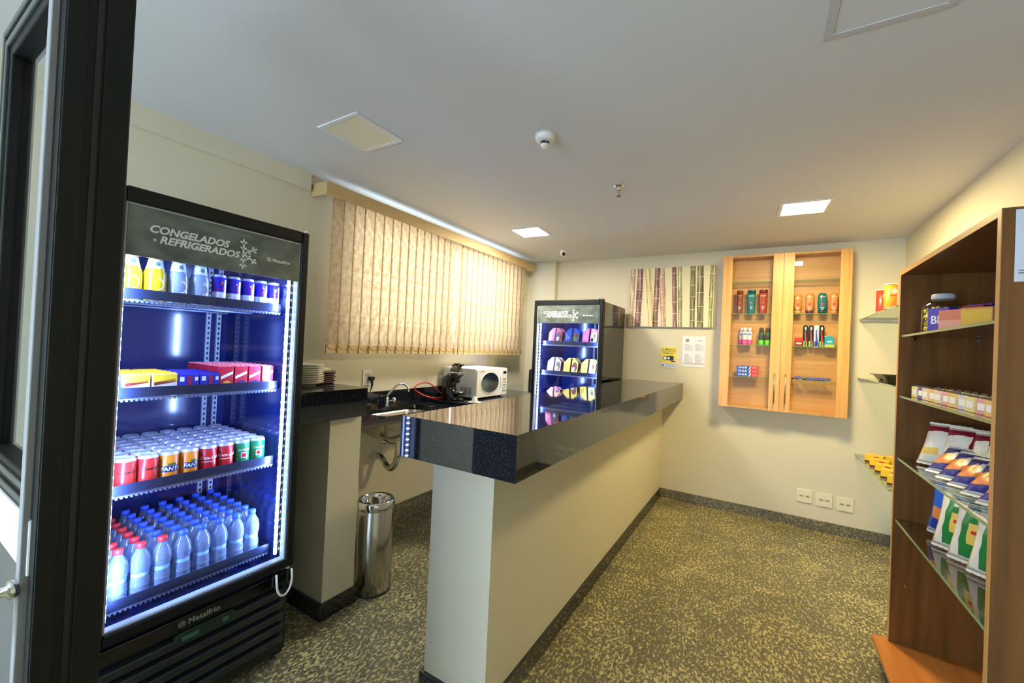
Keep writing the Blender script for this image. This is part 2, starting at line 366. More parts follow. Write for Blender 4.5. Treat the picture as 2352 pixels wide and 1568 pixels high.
for i in range(NV):
    o = bpy.data.objects.new('vane', vm); COL.objects.link(o); o.parent = t
    yc = ya+sp_*(i+.5)-2.94
    a = math.radians(5+random.uniform(-1.5, 1.5))
    if i == 14: a = math.radians(2)
    if i == 15: yc += .012; a = math.radians(16)
    o.location = (.112+random.uniform(-.001, .001), yc, random.uniform(-.002, .002)); o.rotation_euler.z = a
    h = bpy.data.objects.new('vane_hem', wm); COL.objects.link(h); h.parent = o
    c = bpy.data.objects.new('chain', cm_); COL.objects.link(c); c.parent = o

# ------------------------------------------------------------------ main counter
t = thing('bar_counter', 'long cream half wall carrying the granite bar top, black skirting at its foot', 'counter', (-1.05, 1.374, 0))
part('half_wall', MB().box(-1.205, -.889, 1.374, YB-.002, 0, 1.035, Matrix.Translation((1.05, -1.374, 0))), paint, t)
b = MB().box(-.889, -.874, 1.359, YB-.02, 0, .088).box(-1.22, -.889, 1.359, 1.374, 0, .088).box(-1.22, -1.205, 1.374, 3.6, 0, .088)
for i in range(len(b.v)): b.v[i] = (b.v[i][0]+1.05, b.v[i][1]-1.374, b.v[i][2])
part('skirting', b, blackg, t, .0015)
tag(part('countertop', MB().box(-1.243, -.698, 1.208, YB-.002, 1.037, 1.20), blackg, bevel=.0015), 'polished black granite bar top running to the back wall', 'countertop')
# side counter by the fridge
t = thing('side_counter', 'short cream pony wall with black skirting beside the large fridge', 'counter', (-2.2, 1.45, 0))
T_ = Matrix.Translation((2.2, -1.45, 0))
part('half_wall', MB().box(XL+.002, -1.962, 1.398, 1.598, 0, 1.068, T_), paint, t)
part('skirting', MB().box(XL+.02, -1.945, 1.380, 1.398, 0, .088, T_).box(-1.962, -1.945, 1.398, 1.615, 0, .088, T_), blackg, t, .0015)
tag(part('countertop', MB().box(XL+.002, -1.902, 1.175, 1.584, 1.07, 1.226), blackg, bevel=.0015), 'short thick black granite slab beside the large fridge, plates standing on it', 'countertop')

# ------------------------------------------------------------------ fridges
decor = mat('grey frosted header print', (64, 74, 70), .12, spec=.6, noise=((9, 9, 14), .2, (112, 122, 114)))
let_m = mat('white print', (214, 220, 216), .5)
led_bar = mat('led strip with bright points', (190, 205, 235), .4)
def _led():
    N, L = led_bar.node_tree.nodes, led_bar.node_tree.links; b = N['Principled BSDF']
    t = N.new('ShaderNodeTexCoord'); sp = N.new('ShaderNodeSeparateXYZ'); p = N.new('ShaderNodeMath'); p.operation = 'PINGPONG'; p.inputs[1].default_value = .017
    q = N.new('ShaderNodeMath'); q.operation = 'LESS_THAN'; q.inputs[1].default_value = .005; m_ = N.new('ShaderNodeMath'); m_.operation = 'MULTIPLY_ADD'; m_.inputs[1].default_value = 40; m_.inputs[2].default_value = 1.6
    L.new(t.outputs['Object'], sp.inputs[0]); L.new(sp.outputs[2], p.inputs[0]); L.new(p.outputs[0], q.inputs[0]); L.new(q.outputs[0], m_.inputs[0]); L.new(m_.outputs[0], b.inputs['Emission Strength'])
    b.inputs['Emission Color'].default_value = (.50, .66, 1, 1)
_led()
lip_m = mat('dark shelf lip', (34, 40, 60), .3)
gasket_m = mat('pale grey gasket', (190, 196, 205), .4)
wire_m = mat('coated wire', (150, 158, 175), .3, metal=.6)
def flake(b, cx, cz, R, y, th):
    """snow crystal of six branched arms with barbs, drawn as bars"""
    def bar(x0, z0, x1, z1, w_):
        dx, dz = x1-x0, z1-z0; l = math.hypot(dx, dz); nx, nz = -dz/l*w_/2, dx/l*w_/2
        b.prism([(x0+nx, z0+nz), (x1+nx, z1+nz), (x1-nx, z1-nz), (x0-nx, z0-nz)], y, y-.0006)
    for k in range(6):
        a = math.radians(90+60*k); ux, uz = math.cos(a), math.sin(a)
        if k == 1 or k == 2:  # left arms are short, tucked behind the words
            continue
        bar(cx, cz, cx+ux*R, cz+uz*R, th)
        for q, l in ((.30, .22), (.68, .26)):
            for s_ in (-1, 1):
                a2 = a+s_*math.radians(52); px, pz = cx+ux*R*q, cz+uz*R*q
                bar(px, pz, px+math.cos(a2)*R*l, pz+math.sin(a2)*R*l, th)
def star(b, cx, cz, R, y):
    for k in range(6):
        a = math.radians(30+60*k); ux, uz = math.cos(a), math.sin(a); nx, nz = -uz*R*.12, ux*R*.12
        b.prism([(cx+ux*R*.2+nx, cz+uz*R*.2+nz), (cx+ux*R+nx, cz+uz*R+nz), (cx+ux*R-nx, cz+uz*R-nz), (cx+ux*R*.2-nx, cz+uz*R*.2-nz)], y, y-.0006)
        a2 = a+.55
        b.cyl(R*.14, 0, .0006, (0, 0, 0), 8, Matrix.Translation((cx+math.cos(a2)*R*.8, y, cz+math.sin(a2)*R*.8)) @ Matrix.Rotation(PI/2, 4, 'X'))
def fridge(label, loc, rz, W, D, shelves, detail):
    t = thing('display_fridge', label, 'fridge', loc, rz, 'black glass-door display fridges')
    a = W/2; H = 1.962; zb = .44
    b = MB().box(-a, -a+.04, .055, D, 0.02, H).box(a-.04, a, .055, D, 0.02, H).box(-a+.04, a-.04, .055, D, H-.05, H).box(-a+.04, a-.04, D-.04, D, 0.02, H-.05).box(-a+.04, a-.04, .055, D-.04, .36, zb)
    part('body', b, black_gloss, t, .004)
    i0 = a-.045
    b = MB().box(-i0-.004, -i0, .06, D-.045, zb+.002, H-.052).box(i0, i0+.004, .06, D-.045, zb+.002, H-.052).box(-i0, i0, D-.049, D-.044, zb+.002, H-.052).box(-i0, i0, .06, D-.05, H-.056, H-.052).box(-i0, i0, .06, D-.05, zb+.001, zb+.005)
    part('liner', b, liner_m, t)
    # door: frame with rounded rails
    fw = .034; z0, z1 = zb+.0, H+.018
    d = MB().box(-a, -a+fw, 0, .05, z0, z1).box(a-fw, a, 0, .05, z0, z1).box(-a+fw, a-fw, 0, .05, z1-.052, z1).box(-a+fw, a-fw, 0, .05, z0, z0+.036)
    door = part('door', d, black_satin, t, .006)
    g = MB(); gw = .007; gx = a-fw
    for (x0, x1, q0, q1) in ((-gx, -gx+gw, z0+.036, z1-.052), (gx-gw, gx, z0+.036, z1-.052), (-gx+gw, gx-gw, z0+.036, z0+.036+gw), (-gx+gw, gx-gw, z1-.052-gw, z1-.052)): g.box(x0, x1, .012, .045, q0, q1)
    part('gasket', g, gasket_m, door)
    part('glass', MB().box(-gx+gw, gx-gw, .016, .019, z0+.036+gw, z1-.052-gw), pane_glass, door)
    part('header_panel', MB().box(-gx+gw, gx-gw, .008, .0155, 1.749, z1-.052-gw), decor, door)
    letter('CONGELADOS', .0365*W/.684, let_m, door, (-.245*W/.684, .0072, 1.840), shear=.25, bold=.0012, align='LEFT', sx=1.02)
    letter('REFRIGERADOS', .0365*W/.684, let_m, door, (-.214*W/.684, .0072, 1.807), shear=.25, bold=.0012, align='LEFT', sx=1.02)
    letter('e', .022, let_m, door, (-.232*W/.684, .0072, 1.809), align='LEFT')
    b = MB(); flake(b, .062*W/.684, 1.827, .060, .0075, .006); part('snowflake', b, let_m, door)
    b = MB(); star(b, .165*W/.684, 1.825, .011, .0075); part('maker_emblem', b, let_m, door)
    letter('Metalfrio', .0215, let_m, door, (.18*W/.684, .0072, 1.818), bold=.0004, align='LEFT')
    part('handle', MB().box(-a-.012, -a+.004, -.028, .012, 1.03, 1.27).box(-a-.012, -a+.02, -.036, -.026, 1.05, 1.25), black_pl, door, .006)
    for z in (z1, z0-.012):
        part('hinge', MB().box(a-.05, a-.004, .01, .07, z, z+.010).cyl(.009, z-.001, z+.016, (a-.018, .016, 0), 14), chrome, t, .001)
    for x in ((.205, .252) if detail else (.055,)):  # large fridge: the second rail is a reflection built as geometry
        r = MB().box(x-.010, x+.010, D-.062, D-.050, zb+.03, H-.08); r.mat(1)
        z = zb+.06
        while z < H-.1: r.box(x-.004, x+.004, D-.0632, D-.0618, z, z+.013); z += .026
        part('rail_or_reflection', r, [gasket_m, black_pl], t)
    ys0 = .12
    for z in shelves:
        s_ = MB()
        n = 22
        for k in range(n):
            x = -i0+.02+(2*i0-.04)*k/(n-1); s_.box(x-.0016, x+.0016, ys0, D-.07, z-.040, z-.0365)
        for y in (ys0+.01, (ys0+D-.07)/2, D-.075): s_.box(-i0+.012, i0-.012, y-.003, y+.003, z-.046, z-.040)
        sh = part('shelf', s_, wire_m, t)
        part('shelf_lip', MB().box(-i0+.012, i0-.012, ys0-.012, ys0-.006, z-.036, z), lip_m, sh, .001)
        lb = MB()
        for k in range(40):
            x = -i0+.02+(2*i0-.04)*k/39; lb.box(x-.003, x+.003, ys0-.012, ys0+.0, z-.050, z-.044)
        part('shelf_edge_wire', lb.box(-i0+.012, i0-.012, ys0-.010, ys0-.004, z-.044, z-.040), wire_m, sh)
    # LED strips just behind both door edges
    for s_ in (-1, 1):
        x = s_*(i0-.0055)
        part('led_strip', MB().box(x-.0052, x+.0052, .060, .072, zb+.05, H-.10), led_bar, t)
        L = bpy.data.lights.new('fridge_led', 'AREA'); L.shape = 'RECTANGLE'; L.size = 1.36; L.size_y = .014; L.energy = LED_W; L.color = LED_COL; L.spread = math.radians(170)
        lo = bpy.data.objects.new('fridge_led', L); COL.objects.link(lo); lo.parent = t
        lo.location = (s_*(i0-.024), .085, (zb+H)/2)
        dv = Vector((-s_*1.0, .75, 0)).normalized()
        zz = -dv; xx = Vector((0, 0, 1)); yy = zz.cross(xx)
        lo.matrix_local = Matrix.Translation(lo.location) @ Matrix((xx, yy, zz)).transposed().to_4x4()
    # lower grille
    g = MB().box(-a+.004, a-.004, .030, .05, .05, .425)
    gr = part('grille', g, black_pl, t, .003)
    for k in range(5):
        z = .10+k*.052
        sl = MB().prism([(.030, z), (.004, z+.006), (.002, z+.036), (.030, z+.044)], -a+.03, a-.03, 'yz')
        part('louvre', sl, mat('grille slat plastic', (30, 36, 40), .16, spec=.7), gr, .003)
    part('fascia', MB().box(-a+.004, a-.004, .004, .03, .372, .424), black_gloss, gr, .004)
    if detail:
        letter('Metalfrio', .030, mat('worn grey print', (120, 124, 124), .5), gr, (-.065, .0035, .388), bold=.0006, align='LEFT')
        b = MB(); star(b, -.085, .398, .013, .0038); part('maker_emblem', b, mat('worn grey print', (120, 124, 124), .5), gr)
        pp = MB().prism(rrect(-.105, .105, .318, .366, .023), -.001, .02)
        part('control_panel', pp, mat('dark green display panel', (22, 44, 38), .15, spec=.7), t, .002)
        b = MB().box(-.085, -.03, -.0016, -.0008, .334, .350)
        part('button', MB().box(.055, .075, -.0016, -.0008, .334, .350), mat('pale green display', (60, 96, 84), .3), t)
        part('display', b, mat('pale green display', (60, 96, 84), .3), t)
        b = MB().tube([(.262, -.005, .43)] + [(.262+.035*(1-math.cos(PI*k/10)), -.012, .392-.065*math.sin(PI*k/10)) for k in range(11)] + [(.332, -.005, .43)], .0048, 8)
        part('power_cord', b, white_pl, t)
        letter('', .01, let_m, t, (0, 0, 0)) if 0 else None
    return t
LED_W = 13
SH1 = (1.645, 1.287, .940, .530); SH2 = (1.572, 1.268, .955, .53)
fridge('large black glass-door fridge full of drinks, left of the side counter', (-1.83, .805, 0), PI/2, .684, .685, SH1, True)
fridge('smaller-looking black glass-door fridge of frozen meals in the far corner behind the bar', (-1.669, 3.752, 0), 0, .732, .72, SH2, False)

# ---- drinks in the large fridge; fx = depth behind the door face, fy = world y along the shelf
def FP(y, back, z): return (-1.83-back, y, z)
silver = mat('can aluminium', (222, 225, 230), .3, metal=.55)
def can_maker(key, body, h=.122, r=.0325, txt=None, tm=None, band=None, patches=()):
    def make():
        t = thing('drink_can', 'x', 'can')
        b = MB().lathe([(r*.78, 0), (r*.97, .006), (r, .012), (r, h-.011)], n=18)
        part('body', b, body, t)
        part('lid', MB().lathe([(r, h-.0109), (r*.88, h-.004), (r*.87, h), (r*.80, h), (r*.78, h-.0035), (.001, h-.0035)], n=18, cap=False), silver, t)
        part('pull_tab', MB().box(-.006, .006, -.014, .006, h-.0038, h-.0022), silver, t)
        if band: 
            for z0, z1, mm in band: part('print_band', MB().lathe([(r+.0003, z0), (r+.0003, z1)], n=18, cap=False), mm, t)
        for pi_, (a0, a1, z0, z1, mm) in enumerate(patches):
            n = 8; pv = MB(); R_ = r+.0003+.0003*pi_; va = [(R_*math.sin(a0+(a1-a0)*k/n), -R_*math.cos(a0+(a1-a0)*k/n)) for k in range(n+1)]
            pv.add([(x, y, z0) for x, y in va]+[(x, y, z1) for x, y in va], [(k, k+1, n+2+k, n+1+k) for k in range(n)], True); part('print_patch', pv, mm, t)
        if txt:
            for line, z, sz, mm, sh_ in txt: letter(line, sz, mm, t, (0, 0, z), wrap=r, shear=sh_, bold=.0004, depth=.0006)
        return t
    return make
red = mat('red can print', (196, 18, 26), .3, spec=.6); red2 = mat('bright red can print', (205, 40, 34), .3); blk = mat('black print', (20, 18, 20), .4)
orange = mat('orange can print', (224, 128, 22), .3); green = mat('green can print', (22, 120, 66), .3); navy = mat('navy print', (24, 34, 100), .4)
white = mat('white print ink', (238, 238, 238), .4); yellow = mat('yellow print', (240, 196, 40), .45); blue = mat('blue print', (30, 64, 170), .4)
K = {}
K['cola'] = can_maker('c', red, txt=[('Coca-Cola', .068, .0165, white, .4)], patches=[(-.9, .7, .056, .0585, white)])
K['zero'] = can_maker('z', red2, txt=[('Coca-Cola', .068, .0165, blk, .4)])
K['fanta'] = can_maker('f', orange, txt=[('FANTA', .051, .021, white, .1)], patches=[(-.95, .95, .046, .070, navy), (-.35, .45, .072, .079, green)])
K['guarana'] = can_maker('g', green, txt=[('GUARANA', .078, .0105, white, .1)], patches=[(-.4, .4, .046, .070, white), (-.3, .3, .050, .066, red)])
cols = ['zero', 'zero', 'fanta', 'fanta', 'cola', 'cola', 'guarana', 'guarana']
desc = {'zero': 'bright red cola can with black script', 'fanta': 'orange soda can', 'cola': 'red cola can with white script', 'guarana': 'green soda can'}
grp = {'zero': 'bright red cola cans in the large fridge', 'fanta': 'orange soda cans in the large fridge', 'cola': 'red cola cans in the large fridge', 'guarana': 'green soda cans in the large fridge'}
side = ['left', 'right', 'left', 'right', 'left', 'right', 'left', 'right']
for r in range(7):
    for c in range(8):
        k = cols[c]; rowt = 'front row' if r == 0 else ('%s row from the front' % NUM[r] if r < 6 else 'backmost row')
        inst('can_'+k, K[k], '%s, %s, %s column, large fridge' % (desc[k], rowt, side[c]), 'can',
             FP(.575+.0662*c+random.uniform(-.001, .001), .160+.0672*r, .9036), PI/2+random.uniform(-.25, .25), grp[k])
# energy drink cans
K['energy'] = can_maker('e', mat('violet blue can print', (46, 34, 170), .28), h=.135, r=.0265, band=[(.012, .062, mat('silver white print', (224, 226, 236), .3))], txt=[('Red Bull', .072, .0085, red, 0)], patches=[(.35, .75, .062, .115, mat('silver white print', (224, 226, 236), .3)), (-.16, .16, .088, .098, red), (-.1, .1, .098, .104, yellow)])
for i in range(5):
    inst('can_energy', K['energy'], 'slim blue and silver energy drink can, %s from the left on top fridge shelf' % NUM[i], 'can', FP(.848+.0565*i, .155, 1.6086), PI/2, 'energy drink cans on the top shelf')
# sports drink bottles
def sports(liq, capm):
    def make():
        t = thing('sports_drink_bottle', 'x', 'bottle')
        part('body', MB().lathe([(.028, 0), (.034, .006), (.0355, .03), (.0355, .085), (.034, .105), (.028, .122), (.023, .132), (.0195, .155)], n=22), liq, t)
        part('cap', MB().lathe([(.021, .156), (.021, .178), (.014, .181), (.014, .195), (.001, .196)], n=18), capm, t)
        part('neck_sleeve', MB().lathe([(.0290, .122), (.0250, .134), (.0220, .154)], n=22, cap=False), mat('clear label', (235, 238, 240), .3), t)
        letter('G', .018, mat('teal print', (40, 120, 110), .4), t, (0, 0, .134), wrap=.0255, bold=.0012)
        part('swirl', MB().tube([(.018*math.sin(a), -.0362+.004*abs(math.sin(a))*abs(math.sin(a)), .062+.022*math.cos(a)) for a in [PI*k/8 for k in range(9)]], .0016, 6), white, t)
        return t
    return make
yl = mat('yellow drink in bottle', (240, 208, 30), .12, spec=.7); cl = mat('pale clear drink in bottle', (188, 204, 226), .1, spec=.7, trans=.35)
sp = ['leftmost yellow sports drink bottle on the top fridge shelf', 'second yellow sports drink bottle beside the colourless ones, top fridge shelf', 'colourless sports drink bottle right of the yellow ones, top fridge shelf', 'colourless sports drink bottle beside the blue energy drink cans']
for i in range(4):
    inst('sport%d' % (i < 2), sports(yl if i < 2 else cl, mat('orange cap', (226, 150, 60), .4) if i < 2 else white_pl), sp[i], 'bottle', FP(.560+.073*i, .162, 1.6086), PI/2, 'sports drink bottles on the top shelf')
# cartons on the second shelf
def carton(w_, d_, h, base, top, bits):
    def make():
        t = thing('drink_carton', 'x', 'carton')
        part('box', MB().box(-w_/2, w_/2, -d_/2, d_/2, 0, h), base, t, .001)
        part('top_seam', MB().box(-w_/2, w_/2, -.001, .003, h, h+.004).box(-w_/2+.001, w_/2-.001, -d_/2+.001, d_/2-.001, h, h+.0008), top, t)
        b = {}
        for kind, x, z, a_, c_, mm in bits:
            bb = MB()
            if kind == 'r': bb.box(x-a_/2, x+a_/2, -d_/2-.0009, -d_/2-.0001, z-c_/2, z+c_/2); part('print', bb, mm, t)
            elif kind == 's': bb.prism([(x-a_/2, z-c_/2-.006), (x+a_/2, z+c_/2-.006), (x+a_/2, z+c_/2+.006), (x-a_/2, z-c_/2+.006)], -d_/2-.0009, -d_/2-.0001); part('print', bb, mm, t)
            elif kind == 'e': bb.lathe([(a_, 0), (a_, .0007)], n=16, M=Matrix.Translation((x, -d_/2-.0002, z)) @ Matrix.Rotation(PI/2, 4, 'X') @ Matrix.Diagonal((1, c_/a_, 1, 1))); part('print', bb, mm, t)
        return t
    return make
choc = mat('chocolate print', (122, 44, 30), .4); juice_red = mat('red carton print', (200, 30, 48), .4); fruit_y = mat('fruit yellow print', (242, 176, 40), .4); grape = mat('grape print', (70, 46, 110), .4); leaf = mat('leaf green print', (96, 160, 50), .4)
violet = mat('violet blue carton', (44, 46, 160), .4)
yk = carton(.078, .040, .082, mat('cream carton', (235, 214, 190), .4), yellow, [('r', 0, .066, .076, .028, yellow), ('s', 0, .050, .066, .012, choc), ('e', .012, .025, .022, .014, white), ('e', -.018, .018, .014, .010, choc)])
bk = carton(.070, .040, .078, violet, mat('violet carton top', (60, 60, 176), .4), [('r', .004, .04, .014, .06, mat('crimson print', (150, 30, 70), .4)), ('r', -.022, .058, .014, .018, white), ('r', .026, .058, .010, .014, white)])
rk = [carton(.050, .040, .104, juice_red, mat('pink carton top', (220, 110, 110), .4), [('s', 0, .068, .046, .022, white), ('e', .002, .028, .018, .016, fr), ('r', 0, .006, .048, .010, leaf)]) for fr in (fruit_y, grape, grape, mat('guava print', (236, 130, 110), .4))]
for c, (yy, key, mk, nr, wd) in enumerate([(.588, 'yk', yk, 5, 'yellow and brown chocolate drink carton'), (.672, 'yk', yk, 5, 'yellow and brown chocolate drink carton'), (.749, 'bk', bk, 5, 'violet blue drink carton'), (.823, 'bk', bk, 5, 'violet blue drink carton'),
        (.886, 'rk0', rk[0], 7, 'red juice carton with yellow fruit'), (.943, 'rk1', rk[1], 7, 'red juice carton with purple grapes'), (1.000, 'rk1', rk[1], 7, 'red juice carton with purple grapes'), (1.057, 'rk3', rk[3], 7, 'red juice carton with pink fruit')]):
    lr = {0: 'left column', 1: 'right column', 2: 'left column', 3: 'right column', 4: 'only column', 5: 'left column', 6: 'right column', 7: 'only column'}[c]
    for r in range(nr):
        inst(key, mk, '%s, %s, %s%s' % (wd, 'front row' if r == 0 else NUM[r]+' row from front', lr, ', large fridge' if len(wd.split()) < 7 else ''), 'carton', FP(yy, .152+.046*r, 1.2506), PI/2, wd+'s on the second fridge shelf')
# water bottles on the bottom shelf
pet = mat('clear water bottle plastic', (196, 216, 244), .08, spec=.7, trans=.72)
def water(capm):
    def make():
        t = thing('water_bottle', 'x', 'bottle')
        pr = [(.026, 0), (.031, .006), (.031, .030), (.029, .034), (.031, .038), (.031, .052), (.029, .056), (.031, .060), (.027, .080), (.027, .092), (.0315, .104), (.032, .128), (.027, .152), (.016, .172), (.0125, .182)]
        part('body', MB().lathe(pr, n=18), pet, t)
        part('cap', MB().lathe([(.0155, .182), (.0155, .198), (.0145, .200), (.001, .2005)], n=16), capm, t)
        part('label_band', MB().lathe([(.0275, .079), (.0275, .093)], n=18, cap=False), mat('pale blue label', (150, 190, 226), .35), t)
        return t
    return make
wr, wbm = water(mat('red cap', (238, 60, 62), .4)), water(mat('blue cap', (74, 112, 240), .4))
for r in range(7):
    for c in range(8):
        isred = c < 2 or (c == 2 and r == 0)
        cc = c if isred else c
        colt = ('leftmost', 'second', 'third', 'fourth', 'fifth', 'sixth', 'seventh', 'rightmost')[c]
        inst('wr' if isred else 'wb', wr if isred else wbm, '%s-capped water bottle, bottom fridge shelf, %s, %s column' % ('red' if isred else 'blue', 'front row' if r == 0 else NUM[r]+' row from front', colt), 'bottle',
             FP(.569+.0665*c+random.uniform(-.001, .001), .160+.067*r, .4936), random.random()*6, '%s-capped water bottles' % ('red' if isred else 'blue'))
# frozen meals in the far fridge
def meal(base, tone, win):
    def make():
        t = thing('frozen_meal', 'x', 'frozen meal')
        w_, h = .150, .175
        po = [(-.075, .03), (-.05, 0), (.05, 0), (.075, .03), (.075, .13), (.035, .175), (-.035, .175), (-.075, .13)]
        part('tray', MB().prism(po, .006, .035), mat('black meal tray', (26, 26, 30), .4), t, .002)
        part('sleeve', MB().prism(po, 0, .006), base, t, .001)
        part('sleeve_band', MB().box(-.008, .010, -.001, -.0002, .002, .173), blk, t)
        b = MB().lathe([(.028, 0), (.028, .0008)], n=20, M=Matrix.Translation((.042, -.0003, .085)) @ Matrix.Rotation(PI/2, 4, 'X') @ Matrix.Diagonal((1, 1.7, 1, 1)))
        part('picture', b, tone, t)
        def blob(x, z, rx, rz_, m__, nm, dep):
            rn = random.Random(int(x*9999)); po = [(x+rx*math.cos(a)*(1+.15*rn.random()), z+rz_*math.sin(a)*(1+.15*rn.random())) for a in [2*PI*k/14 for k in range(14)]]
            part(nm, MB().prism(po, -.0012-dep, -.0008), m__, t)
        blob(.032, .062, .014, .020, win, 'rice_picture', .0004); blob(.049, .100, .013, .022, mat('roast brown print', (120, 74, 40), .4), 'meat_picture', .0005); blob(.046, .068, .008, .014, mat('salad green print', (110, 140, 60), .4), 'salad_picture', .0006)
        letter('LIGHT', .020, white if base.name.startswith(('red', 'pink', 'blue')) else choc, t, (-.052, -.0005, .06), rot=(0, -PI/2, 0), align='LEFT')
        letter('menu', .014, white if base.name.startswith(('red', 'pink', 'blue')) else choc, t, (-.034, -.0005, .06), rot=(0, -PI/2, 0), align='LEFT')
        return t
    return make
mr = meal(mat('red meal sleeve', (206, 70, 70), .4), mat('dark plate print', (60, 60, 66), .4), white); mbm = meal(mat('blue meal sleeve', (50, 90, 180), .4), mat('meat print', (150, 100, 90), .4), leaf)
mp_ = meal(mat('pink meal sleeve', (226, 110, 130), .4), mat('white plate print', (236, 230, 226), .4), blk); mo = meal(mat('orange meal sleeve', (242, 170, 110), .4), mat('grey plate print', (90, 110, 140), .4), white)
my = meal(mat('yellow meal sleeve', (236, 206, 90), .4), mat('purple dish print', (120, 50, 90), .4), white); my2 = meal(mat('yellow meal sleeve', (236, 206, 90), .4), mat('green dish print', (150, 180, 120), .4), white)
rows = [(1.572, [('mr', mr, 'red'), ('mb', mbm, 'blue'), ('mp', mp_, 'pink')], 'top'), (1.268, [('mo', mo, 'orange'), ('my', my, 'yellow, purple dish'), ('my2', my2, 'yellow, green dish')], 'middle'), (.955, [('mp', mp_, 'pink'), ('my', my, 'yellow, purple dish'), ('my2', my2, 'yellow, green dish')], 'lowest visible')]
for z, its, nm in rows:
    for i, (k, mk, cn) in enumerate(its):
        for d_ in range(2):
            inst(k, mk, '%s frozen meal box, %s shelf of far fridge, %s' % (cn, nm, ('at the front', 'behind the front one')[d_]), 'frozen meal', (-1.855+.187*i, 3.752+.135+.085*d_, z-.0364+.002), 0, 'frozen meals in the far fridge', tilt=(-.22, 0))
#@@PART2
# ------------------------------------------------------------------ near doorway at the left edge of the view
t = thing('glazed_door', 'dark framed glass door standing open at the left edge, keys in its lock', 'door', (-1.56, .215, 0))
x0, x1 = -.035, .455
b = MB()
fr = [(x0, x0+.09, 1.15, 2.21), (x1-.05, x1, 1.15, 2.21), (x0+.09, x1-.05, 2.12, 2.21), (x0+.09, x1-.05, 1.15, 1.22)]
for q in fr: b.box(q[0], q[1], -.02, .02, q[2], q[3])
b2 = MB()
for (a0, a1, c0, c1) in ((x0+.020, x0+.034, 1.165, 2.19), (x0+.052, x0+.068, 1.18, 2.158), (x0+.034, x1-.05, 2.176, 2.19), (x0+.068, x1-.05, 2.142, 2.158), (x0+.068, x1-.05, 1.168, 1.180), (x0+.068, x1-.05, 1.195, 1.207)):
    b2.box(a0, a1, -.026, -.019, c0, c1)
part('frame', b, black_satin, t, .003)
part('glazing_bead', b2, mat('grey aluminium bead', (92, 98, 100), .3, metal=.6), t, .002)
part('glass', MB().box(x0+.09, x1-.05, -.003, .001, 1.22, 2.12), pane_glass, t)
part('middle_rail', MB().box(x0, x1, -.022, .02, 1.05, 1.15), white_trim, t, .003)
part('lower_panel', MB().box(x0, x1-.03, -.012, .012, .02, 1.05), mat('grey lower door panel', (92, 92, 90), .5), t)
part('lock_stile', MB().box(x1-.026, x1-.003, -.03, .018, .02, 2.21), mat('light grey aluminium', (150, 152, 154), .5), t, .002)  # white door edge toned down to an even grey
part('lock', MB().lathe([(.016, 0), (.016, .012), (.009, .014), (.009, .022)], n=18, M=Matrix.Translation((x1-.014, -.028, 1.03)) @ Matrix.Rotation(PI/2, 4, 'X')), chrome, t)
k = MB().lathe([(.004, 0), (.004, .02)], n=8, M=Matrix.Translation((x1-.014, -.05, 1.03)) @ Matrix.Rotation(PI/2, 4, 'X')); k.box(x1-.024, x1-.004, -.073, -.070, 1.00, 1.045).box(x1-.019, x1-.010, -.070, -.067, .95, 1.03)
part('key', k, mat('brass key', (190, 170, 110), .3, metal=1.0), t)
t = thing('door_post', 'wide black door post standing in front of the large fridge', 'door post', (-1.075, .215, 0))
b = MB()
b.box(-.03, .0, -.019, .075, 0, ZC-.002)
part('post', b, black_satin, t, .002)
part('stop_strip', MB().box(0, .003, -.017, .010, 0, ZC-.002), black_satin, t, .002)
part('seal_strip', MB().box(0, .002, .022, .030, 0, ZC-.002), black_pl, t)
part('cover_strip', MB().box(0, .003, .034, .073, 0, ZC-.002), black_satin, t, .002)

# ------------------------------------------------------------------ kitchen corner
SX = -2.085
t = thing('sink_counter', 'low black granite sink counter under the window, steel bowl let into it', 'counter', (-2.3, 2.2, .99))
T_ = Matrix.Translation((2.3, -2.2, -.99))
hx0, hx1, hy0, hy1 = -2.43, -2.135, 1.93, 2.47
top = MB().box(XL+.004, hx0, 1.602, 3.925, .965, .99, T_).box(hx1, SX, 1.602, 3.925, .965, .99, T_).box(hx0, hx1, 1.602, hy0, .965, .99, T_).box(hx0, hx1, hy1, 3.925, .965, .99, T_)
# rounded corners of the cut-out
for (cx, cy, sx_, sy_) in ((hx0, hy0, 1, 1), (hx1, hy0, -1, 1), (hx1, hy1, -1, -1), (hx0, hy1, 1, -1)):
    R_ = .06; po = [(cx, cy)] + [(cx+sx_*(R_-R_*math.cos(a)), cy+sy_*(R_-R_*math.sin(a))) for a in [PI/2*k/6 for k in range(7)]]
    top.prism(po, .965, .99, 'xy', M=T_)
part('granite_top', top, blackg, t)
part('front_apron', MB().box(SX-.02, SX, 1.602, 3.925, .945, .965, T_), mat('grey reflective apron', (70, 68, 64), .15, spec=.8), t, .001)
part('backsplash', MB().box(XL+.002, XL+.02, 1.602, 3.925, .99, 1.105, T_), blackg, t, .001)
def rr(cx, cy, hx, hy, r, z, n=6):
    p = rrect(cx-hx, cx+hx, cy-hy, cy+hy, r, n); return [(a, c, z) for a, c in p]
cx, cy = (hx0+hx1)/2+2.3, (hy0+hy1)/2-2.2; hx, hy = (hx1-hx0)/2+.006, (hy1-hy0)/2+.006
